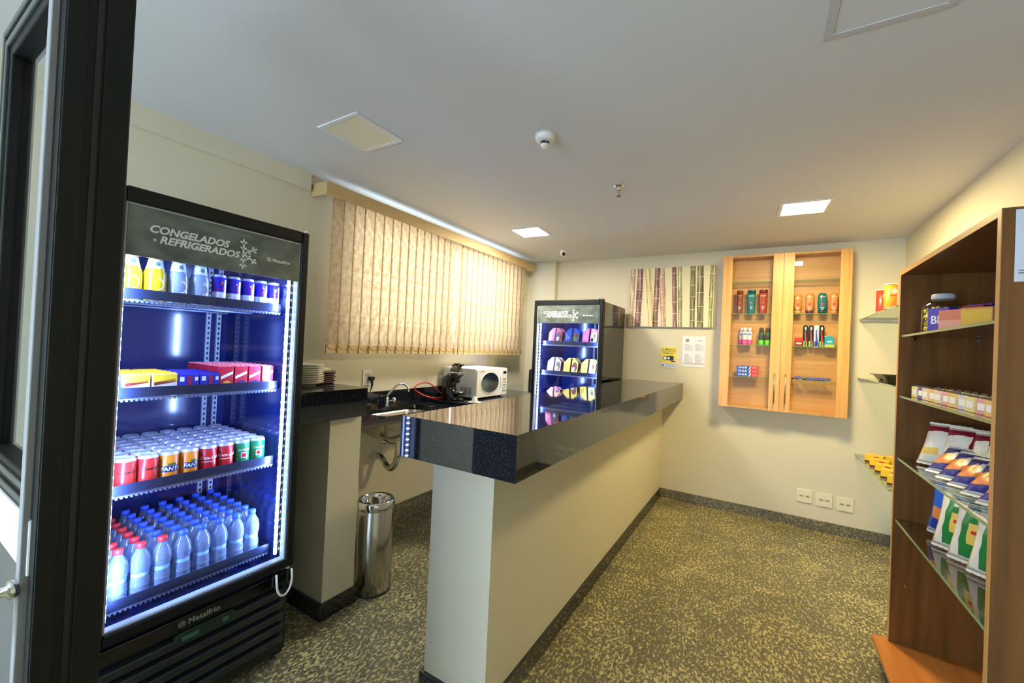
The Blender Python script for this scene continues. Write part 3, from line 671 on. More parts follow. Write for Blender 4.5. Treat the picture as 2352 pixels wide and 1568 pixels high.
rs = [rr(cx, cy, hx+.008, hy+.008, .07, -.026), rr(cx, cy, hx, hy, .065, -.027), rr(cx, cy, hx-.008, hy-.008, .075, -.09), rr(cx, cy, hx-.02, hy-.025, .08, -.14), rr(cx, cy, hx-.05, hy-.07, .08, -.172), rr(cx, cy, .03, .03, .028, -.182),
      rr(cx, cy, .03, .03, .028, -.185), rr(cx, cy, hx-.048, hy-.068, .08, -.175), rr(cx, cy, hx-.017, hy-.022, .08, -.142), rr(cx, cy, hx-.005, hy-.005, .075, -.09), rr(cx, cy, hx+.003, hy+.003, .066, -.030), rr(cx, cy, hx+.008, hy+.008, .07, -.029)]
part('sink_bowl', MB().rings(rs, caps=False), steel, t)
part('drain', MB().lathe([(.028, -.176), (.020, -.180), (.001, -.181)], (cx, cy, -.003), 18), chrome, t)
t = thing('flexible_drain_pipe', 'corrugated chrome drain pipe looping from the sink to the wall', 'drain pipe', (-2.28, 2.2, .6))
pp = [(-2.282, 2.2, .803), (-2.282, 2.2, .74), (-2.285, 2.2, .66), (-2.30, 2.2, .60), (-2.335, 2.2, .555), (-2.38, 2.205, .545), (-2.42, 2.21, .565), (-2.455, 2.21, .60), (-2.49, 2.21, .612), (-2.515, 2.21, .612)]
# dense spline with corrugation
def cat(ps, n):
    P = [Vector(p) for p in ps]; P = [2*P[0]-P[1]]+P+[2*P[-1]-P[-2]]; o = []
    for i in range(1, len(P)-2):
        for k in range(n):
            u = k/n; a, b_, c_, d_ = P[i-1:i+3]
            o.append(.5*((2*b_)+(c_-a)*u+(2*a-5*b_+4*c_-d_)*u*u+(3*b_-a-3*c_+d_)*u**3))
    return o+[P[-2]]
q = [p-Vector((-2.28, 2.2, .6)) for p in cat(pp, 14)]
part('hose', MB().tube(q, [.0235 if i % 2 else .0175 for i in range(len(q))], 12), chrome, t)
part('drain_nut', MB().cyl(.026, .165, .202, (-.002, 0, 0), 10), white_pl, t)
part('wall_flange', MB().lathe([(.030, 0), (.028, .008), (.020, .014), (.020, .035)], n=20, M=Matrix.Translation((XL+.002+2.28, .01, .012)) @ Matrix.Rotation(PI/2, 4, 'Y')), white_pl, t)
t = thing('supply_hose', 'short braided supply hose on the wall behind the drain pipe', 'hose', (XL, 2.30, .70))
part('wall_flange', MB().lathe([(.024, 0.002), (.022, .006), (.012, .010), (.012, .03)], n=18, M=Matrix.Rotation(PI/2, 4, 'Y')), chrome, t)
part('hose', MB().tube(cat([(.03, 0, 0), (.06, .01, -.008), (.09, .05, -.004), (.09, .09, .02), (.05, .12, .06), (.03, .13, .20)], 8), .0075, 8), steel, t)
t = thing('faucet', 'chrome gooseneck faucet behind the sink', 'faucet', (-2.472, 2.245, .99), 0)
part('base', MB().lathe([(.022, 0), (.022, .006), (.014, .012), (.014, .062), (.010, .07)], n=20), chrome, t)
part('spout', MB().tube(cat([(0, 0, .06), (.004, 0, .085), (.03, .018, .125), (.065, .035, .165), (.10, .055, .178), (.13, .072, .165), (.142, .08, .14), (.143, .081, .12)], 7), .0078, 12), chrome, t)
Mk = Matrix.Translation((.012, .014, .040)) @ Matrix.Rotation(.9, 4, 'Z') @ Matrix.Rotation(math.radians(75), 4, 'Y')
kb = MB(); kb.lathe([(.006, 0), (.006, .022)], n=10, M=Mk)
R12 = []
for z, r in ((.022, .014), (.026, .020), (.042, .021), (.048, .015)):
    R12.append([(r*(1+.13*(k % 2))*math.cos(2*PI*k/12), r*(1+.13*(k % 2))*math.sin(2*PI*k/12), z) for k in range(12)])
kb.rings(R12, M=Mk); part('knob', kb, chrome, t)
tag(part('raised_slab', MB().box(XL+.022, -1.895, 2.675, 3.925, .992, 1.017), blackg, bevel=.001), 'thin black granite slab under the microwave and coffee machine', 'stone slab')
# microwave, front faces +X
t = thing('microwave', 'white microwave oven with oval dark window, in front of the wall', 'microwave', (-2.118, 3.17, 1.017), PI/2)
part('casing', MB().box(-.247, .247, .018, .36, .012, .268), white_pl, t, .006)
d = MB().prism(rrect(-.247, .160, .014, .266, .02), 0, .018); d = part('door', d, mat('cream white door plastic', (236, 232, 216), .35), t, .004)
el = lambda rx, rz, y, th: MB().lathe([(1, 0), (1, th)], n=40, M=Matrix.Translation((-.045, y, .142)) @ Matrix.Rotation(PI/2, 4, 'X') @ Matrix.Diagonal((rx, rz, 1, 1)))
part('window_ring', el(.150, .100, 0, .003), white_pl, d); part('window', el(.138, .090, -.002, .003), mat('dark microwave window', (30, 36, 38), .12, spec=.7), d)
part('door_pull', MB().box(.125, .140, -.010, 0, .09, .19), white_pl, d, .004)
cp = part('control_panel', MB().prism(rrect(.162, .247, .014, .266, .01), .002, .018), mat('pale yellow control panel', (222, 218, 186), .4), t, .002)
part('display', MB().box(.178, .232, .0008, .002, .215, .238), black_gloss, cp)
for i in range(5):
    for j in range(3): part('button', MB().box(.176+.020*j, .190+.020*j, .0006, .002, .045+.028*i, .057+.028*i), mat('button %s' % ('green', 'grey', 'green', 'orange', 'green')[i], ((70, 130, 100), (150, 150, 140), (80, 140, 100), (200, 120, 60), (70, 130, 110))[i], .4), cp)
letter('consul', .020, mat('grey print', (110, 110, 112), .5), d, (-.20, -.0006, .238), align='LEFT')
vt = MB()
for a_ in range(3):
    for k in range(7): vt.box(-.2475, -.2469, .06+.045*a_, .09+.045*a_, .04+.009*k, .044+.009*k)
part('side_vent', vt, mat('vent dark', (40, 40, 40), .6), t)
for x in (-.2, .2):
    for y in (.05, .32): part('foot', MB().cyl(.012, 0, .012, (x, y, 0), 12), black_pl, t)
# capsule coffee machine facing +X
t = thing('coffee_machine', 'black capsule coffee machine with round head, left of the microwave', 'coffee machine', (-2.25, 2.80, 1.017), PI/2-.15)
bl = mat('glossy black machine shell', (20, 20, 22), .15, spec=.7); gm = mat('graphite machine shell', (72, 70, 64), .2, spec=.7)
def ell(cx, cy, z, rx, ry, n=20): return [(cx+rx*math.cos(2*PI*k/n), cy+ry*math.sin(2*PI*k/n), z) for k in range(n)]
part('body', MB().rings([ell(0, .045, 0, .058, .078), ell(0, .05, .03, .058, .074), ell(0, .068, .07, .056, .060), ell(0, .076, .11, .055, .056), ell(0, .072, .15, .054, .058), ell(0, .055, .19, .054, .066), ell(0, .03, .225, .048, .055)]), bl, t)
part('head', MB().lathe([(.001, -.062), (.030, -.056), (.050, -.036), (.060, -.008), (.059, .014), (.047, .038), (.026, .054), (.001, .060)], (0, 0, .235), 26), gm, t)
part('head_band', MB().lathe([(.0605, -.010), (.0612, -.002), (.0605, .006)], (0, 0, .235), 26), chrome, t)
part('lever', MB().tube([(0, .055, .285), (0, .02, .303), (0, -.03, .304), (0, -.055, .292)], [.008, .010, .010, .014], 10), bl, t)
part('lever_tip', MB().box(-.016, .016, -.078, -.050, .296, .308), black_pl, t, .003)
part('nozzle', MB().lathe([(.012, -.090), (.020, -.075), (.028, -.058)], (0, -.022, .235), 16), bl, t)
part('capsule_slot', MB().box(-.030, .030, -.070, -.030, .212, .222), chrome, t, .003)
part('water_tank', MB().rings([ell(0, .125, .02, .04, .022), ell(0, .125, .12, .045, .026), ell(0, .12, .20, .040, .03)]), mat('smoky water tank', (70, 76, 84), .08, trans=.5), t)
part('drip_tray', MB().lathe([(.040, .048), (.046, .052), (.046, .070), (.040, .072), (.001, .070)], (0, -.045, 0), 24), mat('tray black', (28, 28, 30), .3), t)
part('tray_grid', MB().lathe([(.041, .0722), (.041, .0735), (.001, .0735)], (0, -.045, 0), 24), steel, t)
part('tray_base', MB().rings([ell(0, -.03, 0, .050, .062), ell(0, -.03, .014, .048, .06), ell(0, -.03, .020, .036, .05)]), bl, t)
for s_ in (-1, 1): part('side_rim', MB().tube([(s_*.049, .045, .012), (s_*.048, .06, .07), (s_*.046, .075, .12), (s_*.047, .05, .18)], .003, 6), chrome, t)
t = thing('espresso_cup', 'small white cup upside down on a saucer before the microwave', 'cup', (-2.01, 2.755, 1.017))
part('saucer', MB().lathe([(.026, 0), (.030, .002), (.056, .010), (.057, .012), (.030, .005), (.001, .005)], n=32), mat('white porcelain', (240, 238, 230), .15, spec=.6), t)
part('cup', MB().lathe([(.028, .005), (.0275, .015), (.022, .040), (.015, .050), (.015, .054), (.001, .054)], n=28), mat('white porcelain', (240, 238, 230), .15), t)
hd = MB().tube([(.024+.016*math.sin(PI*k/8), 0, .018+.022*k/8) for k in range(9)], .003, 6); part('handle', hd, mat('white porcelain', (240, 238, 230), .15), t, rz=2.4)
tag(part('red_cable', MB().tube([p for p in cat([(-2.42, 2.83, 1.02), (-2.40, 2.72, 1.021), (-2.44, 2.66, 1.035), (-2.49, 2.60, 1.07), (-2.50, 2.56, 1.105), (-2.495, 2.60, 1.140), (-2.485, 2.68, 1.150), (-2.47, 2.75, 1.125), (-2.42, 2.80, 1.06), (-2.36, 2.82, 1.021)], 8)], .0055, 8), mat('red cable', (206, 40, 28), .4)), 'looped bright red cable beside the coffee machine', 'cable')
# wall outlets
def outlet_left(y, z, label, plug):
    t = thing('wall_outlet', label, 'wall outlet', (XL, y, z), PI/2)
    part('plate', MB().prism(rrect(-.040, .040, -.06, .06, .006), -.009, 0), white_pl, t, .002)
    if plug:
        for dz in (.02,): part('socket', MB().prism(rrect(-.02, .02, dz-.012, dz+.012, .005), -.011, -.008), mat('socket grey', (200, 198, 190), .4), t)
    else: part('socket', MB().prism(rrect(-.02, .02, -.015, .015, .005), -.011, -.008), mat('socket grey', (200, 198, 190), .4), t)
outlet_left(2.092, 1.214, 'white wall outlet over the faucet with a black plug in it', True)
outlet_left(3.0, 1.22, 'white wall outlet partly hidden behind the coffee machine', False)
t = thing('power_plug', 'black power plug with cable hanging from the outlet over the faucet', 'plug', (XL+.012, 2.115, 1.205), PI/2)
part('plug_body', MB().box(-.022, .022, -.030, 0, -.010, .018), black_pl, t, .005)
part('cable', MB().tube(cat([(0, -.02, -.008), (0, -.025, -.04), (-.002, -.02, -.07), (-.004, -.012, -.092)], 6), [.012-.008*min(1, k/14) for k in range(19)], 8), black_pl, t)
# back wall sockets
for i, x in enumerate((.352, .494, .638)):
    t = thing('wall_socket', 'double wall socket low on the back wall, %s of the three' % ('leftmost', 'middle', 'rightmost')[i], 'wall socket', (x, YB, (.281, .275, .270)[i]), 0, 'three double sockets on the back wall')
    part('plate', MB().prism(rrect(-.056, .056, -.056, .056, .007), -.009, 0), mat('cream white plastic', (232, 226, 200), .4), t, .002)
    for s_ in (-1, 1):
        so = part('socket', MB().prism(rrect(s_*.022-.017, s_*.022+.017, -.011, .011, .005), -.0105, -.008), mat('socket cream', (206, 198, 166), .4), t)
        for k in (-1, 0, 1): part('pin_hole', MB().box(s_*.022+k*.009-.0022, s_*.022+k*.009+.0022, -.0112, -.0104, -.003+(-.003 if k == 0 else 0), .003), black_pl, so)
# plates and bread basket
pc = mat('cream glazed crockery', (226, 222, 206), .2, spec=.6)
def plate():
    t = thing('plate', 'x', 'plate')
    part('dish', MB().lathe([(.055, 0), (.060, .001), (.075, .008), (.098, .0165), (.100, .0185), (.097, .0195), (.074, .0115), (.058, .005), (.001, .005)], n=40), pc, t)
    part('foot_ring', MB().lathe([(.050, 0), (.052, -.002), (.056, -.002), (.058, .001)], n=32), pc, t)
    return t
for i in range(9):
    inst('plate', plate, 'cream plate on the side counter, %s of its stack' % ('lowest' if i == 0 else 'topmost' if i == 8 else NUM[i]+' from the bottom'), 'plate', (-2.2+random.uniform(-.002, .002), 1.392+random.uniform(-.002, .002), 1.2285+.0124*i), i, 'stack of cream plates')
t = thing('woven_basket', 'dark brown woven basket beside the stack of plates', 'basket', (-2.262, 1.521, 1.2262))
bw = mat('dark brown wicker', (70, 44, 28), .5); BX, BY, BH = .060, .058, .072
wv = MB()
for lv in range(6):
    pts = []; z = .008+lv*.0115
    for k in range(61):
        u = k/60*4; sd = int(u) % 4; f = u-int(u)
        px = (-BX+2*BX*f, BX, BX-2*BX*f, -BX)[sd]; py = (-BY, -BY+2*BY*f, BY, BY-2*BY*f)[sd]
        o_ = .003*(1 if (k+lv) % 2 else -1); pts.append((px*(1+o_/BX), py*(1+o_/BY), z))
    wv.tube(pts, .0055, 6)
part('weave', wv, bw, t)
part('stakes', MB().box(-BX+.004, BX-.004, -BY+.004, -BY+.006, .001, BH-.006).box(-BX+.004, BX-.004, BY-.006, BY-.004, .001, BH-.006).box(-BX+.004, -BX+.006, -BY+.004, BY-.004, .001, BH-.006).box(BX-.006, BX-.004, -BY+.004, BY-.004, .001, BH-.006).box(-BX+.004, BX-.004, -BY+.004, BY-.004, .0, .003), mat('basket inner', (48, 30, 18), .7), t)
rim = [( (-BX, BX, BX, -BX, -BX)[k], (-BY, -BY, BY, BY, -BY)[k], BH) for k in range(5)]
part('rim', MB().tube(rim, .006, 8), bw, t)
tag(part('folded_napkins', MB().box(-.045, .045, -.045, .045, 0, .087), mat('cream paper napkin', (232, 222, 188), .8, noise=((2, 2, 300), .2, (214, 204, 170))), loc=(-2.262, 1.521, 1.2305), bevel=.004), 'pile of cream paper napkins standing in the woven basket', 'napkins')
# trash can
t = thing('trash_can', 'cylindrical brushed steel trash can with open polished rim, beside the pony wall', 'trash can', (-1.975, 1.748, 0))
r = .107
part('body', MB().lathe([(r-.004, .004), (r, .008), (r, .500), (r-.002, .502), (r-.004, .49), (r-.004, .02), (.001, .02)], n=56), mat('brushed steel drum', (176, 172, 162), .24, metal=1.0, noise=((120, 120, 1.2), .3, (196, 192, 182))), t)
part('base_ring', MB().lathe([(r-.002, 0), (r+.001, 0), (r+.001, .008), (r-.004, .010)], n=48), black_pl, t)
part('lid_ring', MB().lathe([(r+.001, .492), (r+.003, .496), (r+.003, .530), (r-.001, .540), (r-.008, .544), (r-.016, .540), (r-.020, .530), (r-.028, .46), (r-.030, .45), (r-.026, .45), (r-.016, .526), (r-.004, .536)], n=56, cap=False), chrome, t)
# strip of paper and pen at the far end of the bar
tag(part('folded_menu', MB().box(-.135, .135, -.010, .010, 0, .004), mat('white card', (230, 228, 222), .4), loc=(-.915, 4.535, 1.2002), rz=0, bevel=.0008), 'thin white folded card at the far end of the bar top', 'card')

# ------------------------------------------------------------------ painting, notices
t = thing('canvas_painting', 'canvas print of purple and green bamboo stalks on the back wall', 'painting', (-.8586, YB-.001, 2.086))
pw, ph = .8312/2, .3125
part('canvas', MB().box(-pw, pw, -.032, 0, -ph, ph), mat('cream canvas', (232, 224, 190), .8, bump=(500, .1, .001)), t, .002)
def bam(name, c1, c2): return mat(name, c1, .55, noise=((60, 60, 7), .16, c2))
bp = bam('purple bamboo', (84, 40, 46), (150, 112, 104)); bg = bam('green bamboo', (74, 84, 40), (178, 182, 116)); by = bam('golden bamboo', (186, 150, 82), (232, 214, 148)); bt = bam('tan pink bamboo', (150, 104, 80), (220, 190, 160)); bd = bam('dark olive bamboo', (62, 58, 34), (150, 140, 100)); ring_m = mat('pale bamboo ring', (236, 228, 190), .6)
st = [(-.388, -.398, .054, bt, (.25, .05, -.13, -.25)), (-.312, -.322, .062, bp, (.21, .09, -.03, -.16, -.26)), (-.236, -.176, .058, by, (.24, .05, -.12, -.29)), (-.135, -.138, .052, bp, (.2, .09, -.01, -.14, -.25)), (-.092, -.052, .056, bt, (.22, .06, -.08, -.27)), (.032, .062, .044, bp, (.25, .1, -.05, -.17)),
      (.088, .112, .040, bg, (.25, .11, -.02, -.14, -.25)), (.214, .226, .050, bd, (.28, .12, 0, -.13, -.24)), (.284, .300, .060, bd, (.2, .04, -.1, -.25)), (.392, .390, .034, bg, (.23, .12, .0, -.13)), (-.150, -.128, .012, bp, (.1,))]
HL = {}
for m0, h1, h2 in ((bp, (112, 62, 62), (206, 176, 160)), (bg, (120, 130, 60), (226, 226, 176)), (by, (222, 194, 122), (250, 238, 190)), (bt, (190, 150, 120), (240, 220, 196)), (bd, (96, 92, 56), (196, 190, 150))):
    HL[m0.name] = mat(m0.name+' highlight', h1, .55, noise=((70, 70, 5), .14, h2))
for xt, xb, w_, mm, rg in st[:10]:
    pts = []; n = 26; L_, R_ = [], []
    for k in range(n+1):
        z = -ph+.001+(2*ph-.002)*k/n; u = k/n; xc = xb+(xt-xb)*u
        bulge = 1+.12*max([0]+[1-abs(z-g)/.018 for g in rg])-.06*math.sin(u*9)
        L_.append((max(-pw, xc-w_/2*bulge), z)); R_.append((min(pw, xc+w_/2*bulge), z))
    s_ = part('painted_stalk', MB().prism(L_+R_[::-1], -.0328, -.0321), mm, t)
    cen = [((l_[0]+r_[0])/2, l_[1], (r_[0]-l_[0])/2) for l_, r_ in zip(L_, R_)]
    part('painted_highlight', MB().prism([(c_-h_*.62, z_) for c_, z_, h_ in cen]+[(c_+h_*.25, z_) for c_, z_, h_ in cen[::-1]], -.0330, -.0328), HL[mm.name], s_)
    for g in rg:
        xc = xb+(xt-xb)*(g+ph)/(2*ph); hw = w_*.6
        a0, a1 = max(-pw, xc-hw), min(pw, xc+hw)
        part('painted_ring', MB().prism([(a0, g-.002), (xc, g-.006), (a1, g-.001), (a1, g+.003), (xc, g-.002), (a0, g+.002)], -.0333, -.0328), ring_m, s_)
t = thing('warning_sign', 'small yellow camera surveillance sign on the back wall', 'sign', (-.853, YB-.001, 1.455))
part('plate', MB().box(-.072, .072, -.003, 0, -.107, .107), mat('sign yellow', (236, 214, 40), .4), t, .001)
part('white_footer', MB().box(-.072, .072, -.0038, -.003, -.107, -.058), mat('sign white', (222, 226, 230), .4), t)
for i, tx in enumerate(('O AMBIENTE', 'ESTÁ SENDO', 'FILMADO')): letter(tx, .024, blk, t, (0, -.0032, .078-.021*i), bold=.0002, sx=1.0 if i < 2 else 1.1)
Mc = Matrix.Translation((.012, -.0035, -.008)) @ Matrix.Rotation(0, 4, 'Y')
part('camera_picture', MB().prism([(-.035, -.018), (.035, -.022), (.048, -.012), (.048, .022), (.03, .030), (-.035, .022)], -.0039, -.003, M=Matrix.Translation((.004, 0, -.01))), blk, t)
for x, rr_, mm in ((-.034, .024, mat('lens grey print', (90, 96, 104), .4)), (-.034, .016, white)): part('lens_picture', MB().lathe([(rr_, 0), (rr_, .0012 if rr_ > .02 else .0016)], n=24, M=Matrix.Translation((x, -.0032, -.008)) @ Matrix.Rotation(PI/2, 4, 'X')), mm, t)
part('bracket_picture', MB().box(.030, .066, -.0040, -.0033, -.046, -.032), blk, t)
part('camera_highlight', MB().box(-.006, .010, -.0042, -.0034, -.020, .006), white, t)
for k in range(3): part('footer_text_line', MB().box(-.03, .062, -.0042, -.0038, -.071-.012*k, -.067-.012*k), mat('small grey print', (120, 124, 150), .5), t)
part('footer_emblem', MB().box(-.064, -.044, -.0042, -.0038, -.094, -.074), mat('emblem blue print', (70, 90, 170), .5), t)
t = thing('price_list', 'white typed price list in a clear holder on the back wall', 'notice', (-.613, YB-.001, 1.528))
part('sheet', MB().box(-.108, .108, -.002, 0, -.157, .157), mat('white paper', (236, 236, 238), .7), t)
gp = mat('faint grey print', (130, 128, 124), .6)
part('printed_emblem', MB().box(-.078, -.046, -.0026, -.002, .098, .125), gp, t)
letter('save', .03, gp, t, (.055, -.0022, .105), shear=.4)
for c_ in (-.085, .015):
    for g_ in range(2):
        z_ = .068-.105*g_
        part('printed_heading', MB().box(c_, c_+.04, -.0026, -.002, z_, z_+.004), mat('grey print', (110, 110, 112), .5), t)
        for k in range(7 if g_ == 0 else 9): part('printed_line', MB().box(c_, c_+.045+.01*((k*7) % 3), -.0025, -.002, z_-.010-.0085*k, z_-.0075-.0085*k).box(c_+.066, c_+.076, -.0025, -.002, z_-.010-.0085*k, z_-.0075-.0085*k), gp, t)
part('printed_footer', MB().box(-.1, .1, -.0026, -.002, -.132, -.118), mat('pale footer print', (196, 194, 186), .6), t)
part('clear_holder', MB().box(-.112, .112, -.004, -.003, -.163, .163), glassy('acrylic holder', (.97, .97, .97), .015, .15), t)

# ------------------------------------------------------------------ wooden wall cabinet with glass doors
CF = 4.421; CX0, CX1, CZ0, CZ1 = -.3596, .6121, 1.020, 2.449
t = thing('wall_cabinet', 'pale maple wall cabinet with two glass doors full of toiletries', 'cabinet', (0, CF, CZ0))
H_ = CZ1-CZ0; D_ = YB-CF-.002; xm = .1286
part('carcass', MB().box(CX0, CX0+.018, .020, D_, 0, H_).box(CX1-.018, CX1, .020, D_, 0, H_).box(CX0+.018, CX1-.018, .020, D_, 0, .018).box(CX0+.018, CX1-.018, .020, D_, H_-.018, H_).box(xm-.009, xm+.009, .020, D_-.01, .018, H_-.018), maple, t)
part('back_board', MB().box(CX0+.018, CX1-.018, D_-.006, D_-.001, .018, H_-.018), maple_h, t)
for (a0, a1, hs, nm) in ((CX0+.001, xm-.001, 1, 'left'), (xm+.001, CX1-.001, -1, 'right')):
    d = part('door', MB().box(a0, a0+.080, 0, .018, .001, H_-.001).box(a1-.080, a1, 0, .018, .001, H_-.001), maple, t, .001)
    part('door_glass', MB().box(a0+.080, a1-.080, .007, .011, .003, H_-.003), pane_glass, d)
    hx_ = a1-.040 if hs > 0 else a0+.040
    part('handle', MB().tube([(hx_, -.028, .075), (hx_, -.028, .340)], .0055, 12).tube([(hx_, .001, .105), (hx_, -.028, .105)], .004, 8).tube([(hx_, .001, .31), (hx_, -.028, .31)], .004, 8), mat('brushed nickel', (186, 180, 168), .3, metal=1.0), d)
SHZ = (1.316, 1.612, 1.905, 2.203)
for z in SHZ:
    for a0, a1 in ((CX0+.019, xm-.010), (xm+.010, CX1-.019)):
        sh = part('glass_shelf', MB().box(a0, a1, .024, D_-.008, z-CZ0-.006, z-CZ0), shelf_glass, t)
        part('shelf_edge', MB().box(a0, a1, .0225, .024, z-CZ0-.006, z-CZ0), glass_edge, sh)
def flat_bottle(h, w_, body, capm, cap_low, marks):
    """oval shampoo bottle; cap at the top or (conditioner) at the bottom"""
    def make():
        t = thing('shampoo_bottle', 'x', 'bottle')
        n = 20
        def ring(z, a, b_): return [(a*math.copysign(abs(math.cos(2*PI*k/n))**.8, math.cos(2*PI*k/n)), b_*math.sin(2*PI*k/n), z) for k in range(n)]
        if cap_low: pr = [(.024, .40, .026), (.05, .46, .028), (h*.55, .5, .03), (h*.85, .46, .026), (h*.97, .36, .02), (h, .26, .014)]
        else: pr = [(0, .40, .026), (.006, .44, .028), (h*.3, .47, .03), (h*.75, .5, .03), (h-.03, .49, .028)]
        part('body', MB().rings([ring(z, w_*a, b_*w_/.062*.7) for z, a, b_ in pr]), body, t)
        cp_ = [(0, .40, .026), (.024, .42, .026)] if cap_low else [(h-.030, .49, .028), (h-.004, .48, .027), (h, .45, .025)]
        part('cap', MB().rings([ring(z, w_*a, b_*w_/.062*.7) for z, a, b_ in cp_]), capm, t)
        for tx, z, sz, mm in marks: letter(tx, sz, mm, t, (0, -.0225*w_/.062-.0008, z))
        for (x, z, a, c_, mm) in (((0, h*.45, .009, .013, mat('cherry print', (190, 50, 60), .4)),) ): part('label_picture', MB().lathe([(a, 0), (a, .001)], n=14, M=Matrix.Translation((x, -.0215*w_/.062, z)) @ Matrix.Rotation(PI/2, 4, 'X') @ Matrix.Diagonal((1, c_/a, 1, 1))), mm, t)
        for k in range(3): part('label_line', MB().box(-.012+.002*k, .012-.002*k, -.0225*w_/.062-.0008, -.0215*w_/.062, h*.28-.010*k, h*.28-.010*k+.003), white, t)
        return t
    return make
EL = [('ELSEVE', 0, .015, white)]
def mk(z): return [('ELSEVE', z, .014, white)]
brown = mat('brown amber bottle', (124, 62, 22), .25); teal = mat('teal bottle', (8, 108, 112), .25); maroon = mat('copper maroon bottle', (164, 66, 28), .25); plum = mat('plum cap', (110, 24, 50), .3); peach = mat('peach orange bottle', (238, 140, 62), .3); amber = mat('amber bottle', (214, 140, 44), .3); purp = mat('purple cap', (90, 36, 84), .3)
gold = mat('gold print', (220, 180, 60), .4)
def cab(key, mk_, label, x, z, cat_='bottle', group=None, y=4.485, rz=0): return inst(key, mk_, label, cat_, (x, y, z+.001), rz, group)
G = 'shampoo bottles in the wall cabinet'
cab('b1', flat_bottle(.222, .056, brown, brown, False, [('ELSEVE', .165, .010, gold)]), 'brown amber shampoo bottle in the left cabinet door, leftmost', -.212, SHZ[2], 'bottle', G)
cab('b2', flat_bottle(.222, .070, teal, mat('dark teal cap', (6, 70, 76), .3), False, mk(.160)), 'tall teal shampoo bottle behind the left cabinet door', -.116, SHZ[2], 'bottle', G)
cab('b3', flat_bottle(.222, .070, maroon, plum, False, mk(.160)), 'copper shampoo bottle with plum cap behind the left cabinet door', -.022, SHZ[2], 'bottle', G)
cab('b4', flat_bottle(.175, .058, amber, mat('pale gold cap', (214, 160, 70), .3), True, mk(.130)), 'amber conditioner bottle next to the middle stile of the cabinet', .244, SHZ[2], 'bottle', G)
cab('b5', flat_bottle(.180, .064, peach, purp, True, mk(.140)), 'peach conditioner bottle with purple cap at its foot', .330, SHZ[2], 'bottle', G)
cab('b6', flat_bottle(.180, .068, teal, mat('dark teal cap', (6, 70, 76), .3), True, mk(.140)), 'short teal conditioner bottle behind the right cabinet door', .420, SHZ[2], 'bottle', G)
cab('b7', flat_bottle(.180, .058, peach, peach, True, mk(.140)), 'plain peach conditioner bottle, rightmost in the cabinet', .502, SHZ[2], 'bottle', G)
def spray(body, capm, foot):
    def make():
        t = thing('deodorant_can', 'x', 'deodorant')
        part('body', MB().lathe([(.021, .03), (.0215, .034), (.0215, .115), (.017, .128)], n=18), body, t)
        part('lower_print', MB().lathe([(.0205, 0), (.0216, .003), (.0216, .048)], n=18), foot, t)
        part('cap', MB().lathe([(.0185, .122), (.0185, .148), (.014, .160), (.001, .163)], n=18), capm, t)
        part('label_patch', MB().box(-.013, .013, -.0225, -.020, .092, .106), mat('blue label patch', (90, 130, 200), .4) if body.name.startswith('white') else green, t)
        return t
    return make
wsp = mat('white can shell', (228, 226, 232), .3); pk = mat('pink print', (226, 84, 158), .35); gsp = mat('grey dark can shell', (70, 76, 74), .3); gl = mat('lime green print', (100, 200, 60), .35)
cab('sp1', spray(wsp, wsp, pk), 'white and pink deodorant can in front of the pair', -.158, SHZ[1], 'deodorant', 'white and pink deodorant cans', 4.478)
cab('sp1', None, 'white and pink deodorant can, left of the pair behind', -.186, SHZ[1], 'deodorant', 'white and pink deodorant cans', 4.523)
cab('sp1', None, 'white and pink deodorant can, right of the pair behind', -.120, SHZ[1], 'deodorant', 'white and pink deodorant cans', 4.500)
cab('sp2', spray(gsp, gsp, gl), 'grey and lime deodorant can, left of the two', -.026, SHZ[1], 'deodorant', 'grey and lime deodorant cans')
cab('sp2', None, 'grey and lime deodorant can, right one next to the cabinet stile', .024, SHZ[1], 'deodorant', 'grey and lime deodorant cans')
def tp():
    t = thing('toothpaste_box', 'x', 'toothpaste box')
    part('blue_end', MB().box(-.088, .020, -.018, .018, 0, .032), mat('toothpaste blue print', (26, 82, 176), .35), t)
    part('red_end', MB().box(.020, .088, -.018, .018, 0, .032), mat('toothpaste red print', (206, 44, 34), .35), t)
    letter('Oral-B', .026, white, t, (-.040, -.0184, .009), bold=.0006)
    part('print_stripe', MB().prism([(.010, 0), (.018, 0), (.030, .032), (.022, .032)], -.0186, -.018), white, t)
    part('print_line', MB().box(.036, .080, -.0186, -.018, .018, .022).box(.040, .076, -.0186, -.018, .010, .013), mat('pale red print', (240, 170, 160), .4), t)
    return t
for i in range(3): cab('tp', tp, 'blue and red toothpaste box, %s of the pile of three' % ('bottom', 'middle', 'top')[i], -.127, SHZ[0]+.0325*i, 'toothpaste box', 'toothpaste boxes in the cabinet')
def brush(pack, hnd, tip):
    def make():
        t = thing('toothbrush_pack', 'x', 'toothbrush')
        part('card', MB().prism([(-.014, 0), (.014, 0), (.018, .05), (.020, .165), (.014, .190), (-.014, .190), (-.020, .165), (-.018, .05)], 0, .004), pack, t)
        part('brush_handle', MB().tube([(0, -.005, .012), (.003, -.007, .06), (-.002, -.007, .12), (0, -.006, .150)], [.005, .006, .004, .003], 8), hnd, t)
        part('brush_head', MB().box(-.006, .006, -.012, -.002, .148, .175), white, t, .003)
        part('print_block', MB().box(-.013, .013, -.0008, 0, .004, .05), tip, t)
        return t
    return make
pb = mat('black brush card', (34, 40, 30), .3); wb2 = mat('silver blue brush card', (200, 210, 226), .3); rh = mat('coral brush handle', (224, 90, 80), .3); bh = mat('blue brush handle', (40, 90, 190), .3); lg = mat('lime print', (170, 220, 110), .4)
cab('tb1', brush(pb, rh, lg), 'black carded toothbrush beside the red soap box', .309, SHZ[1], 'toothbrush', 'toothbrushes in the cabinet')
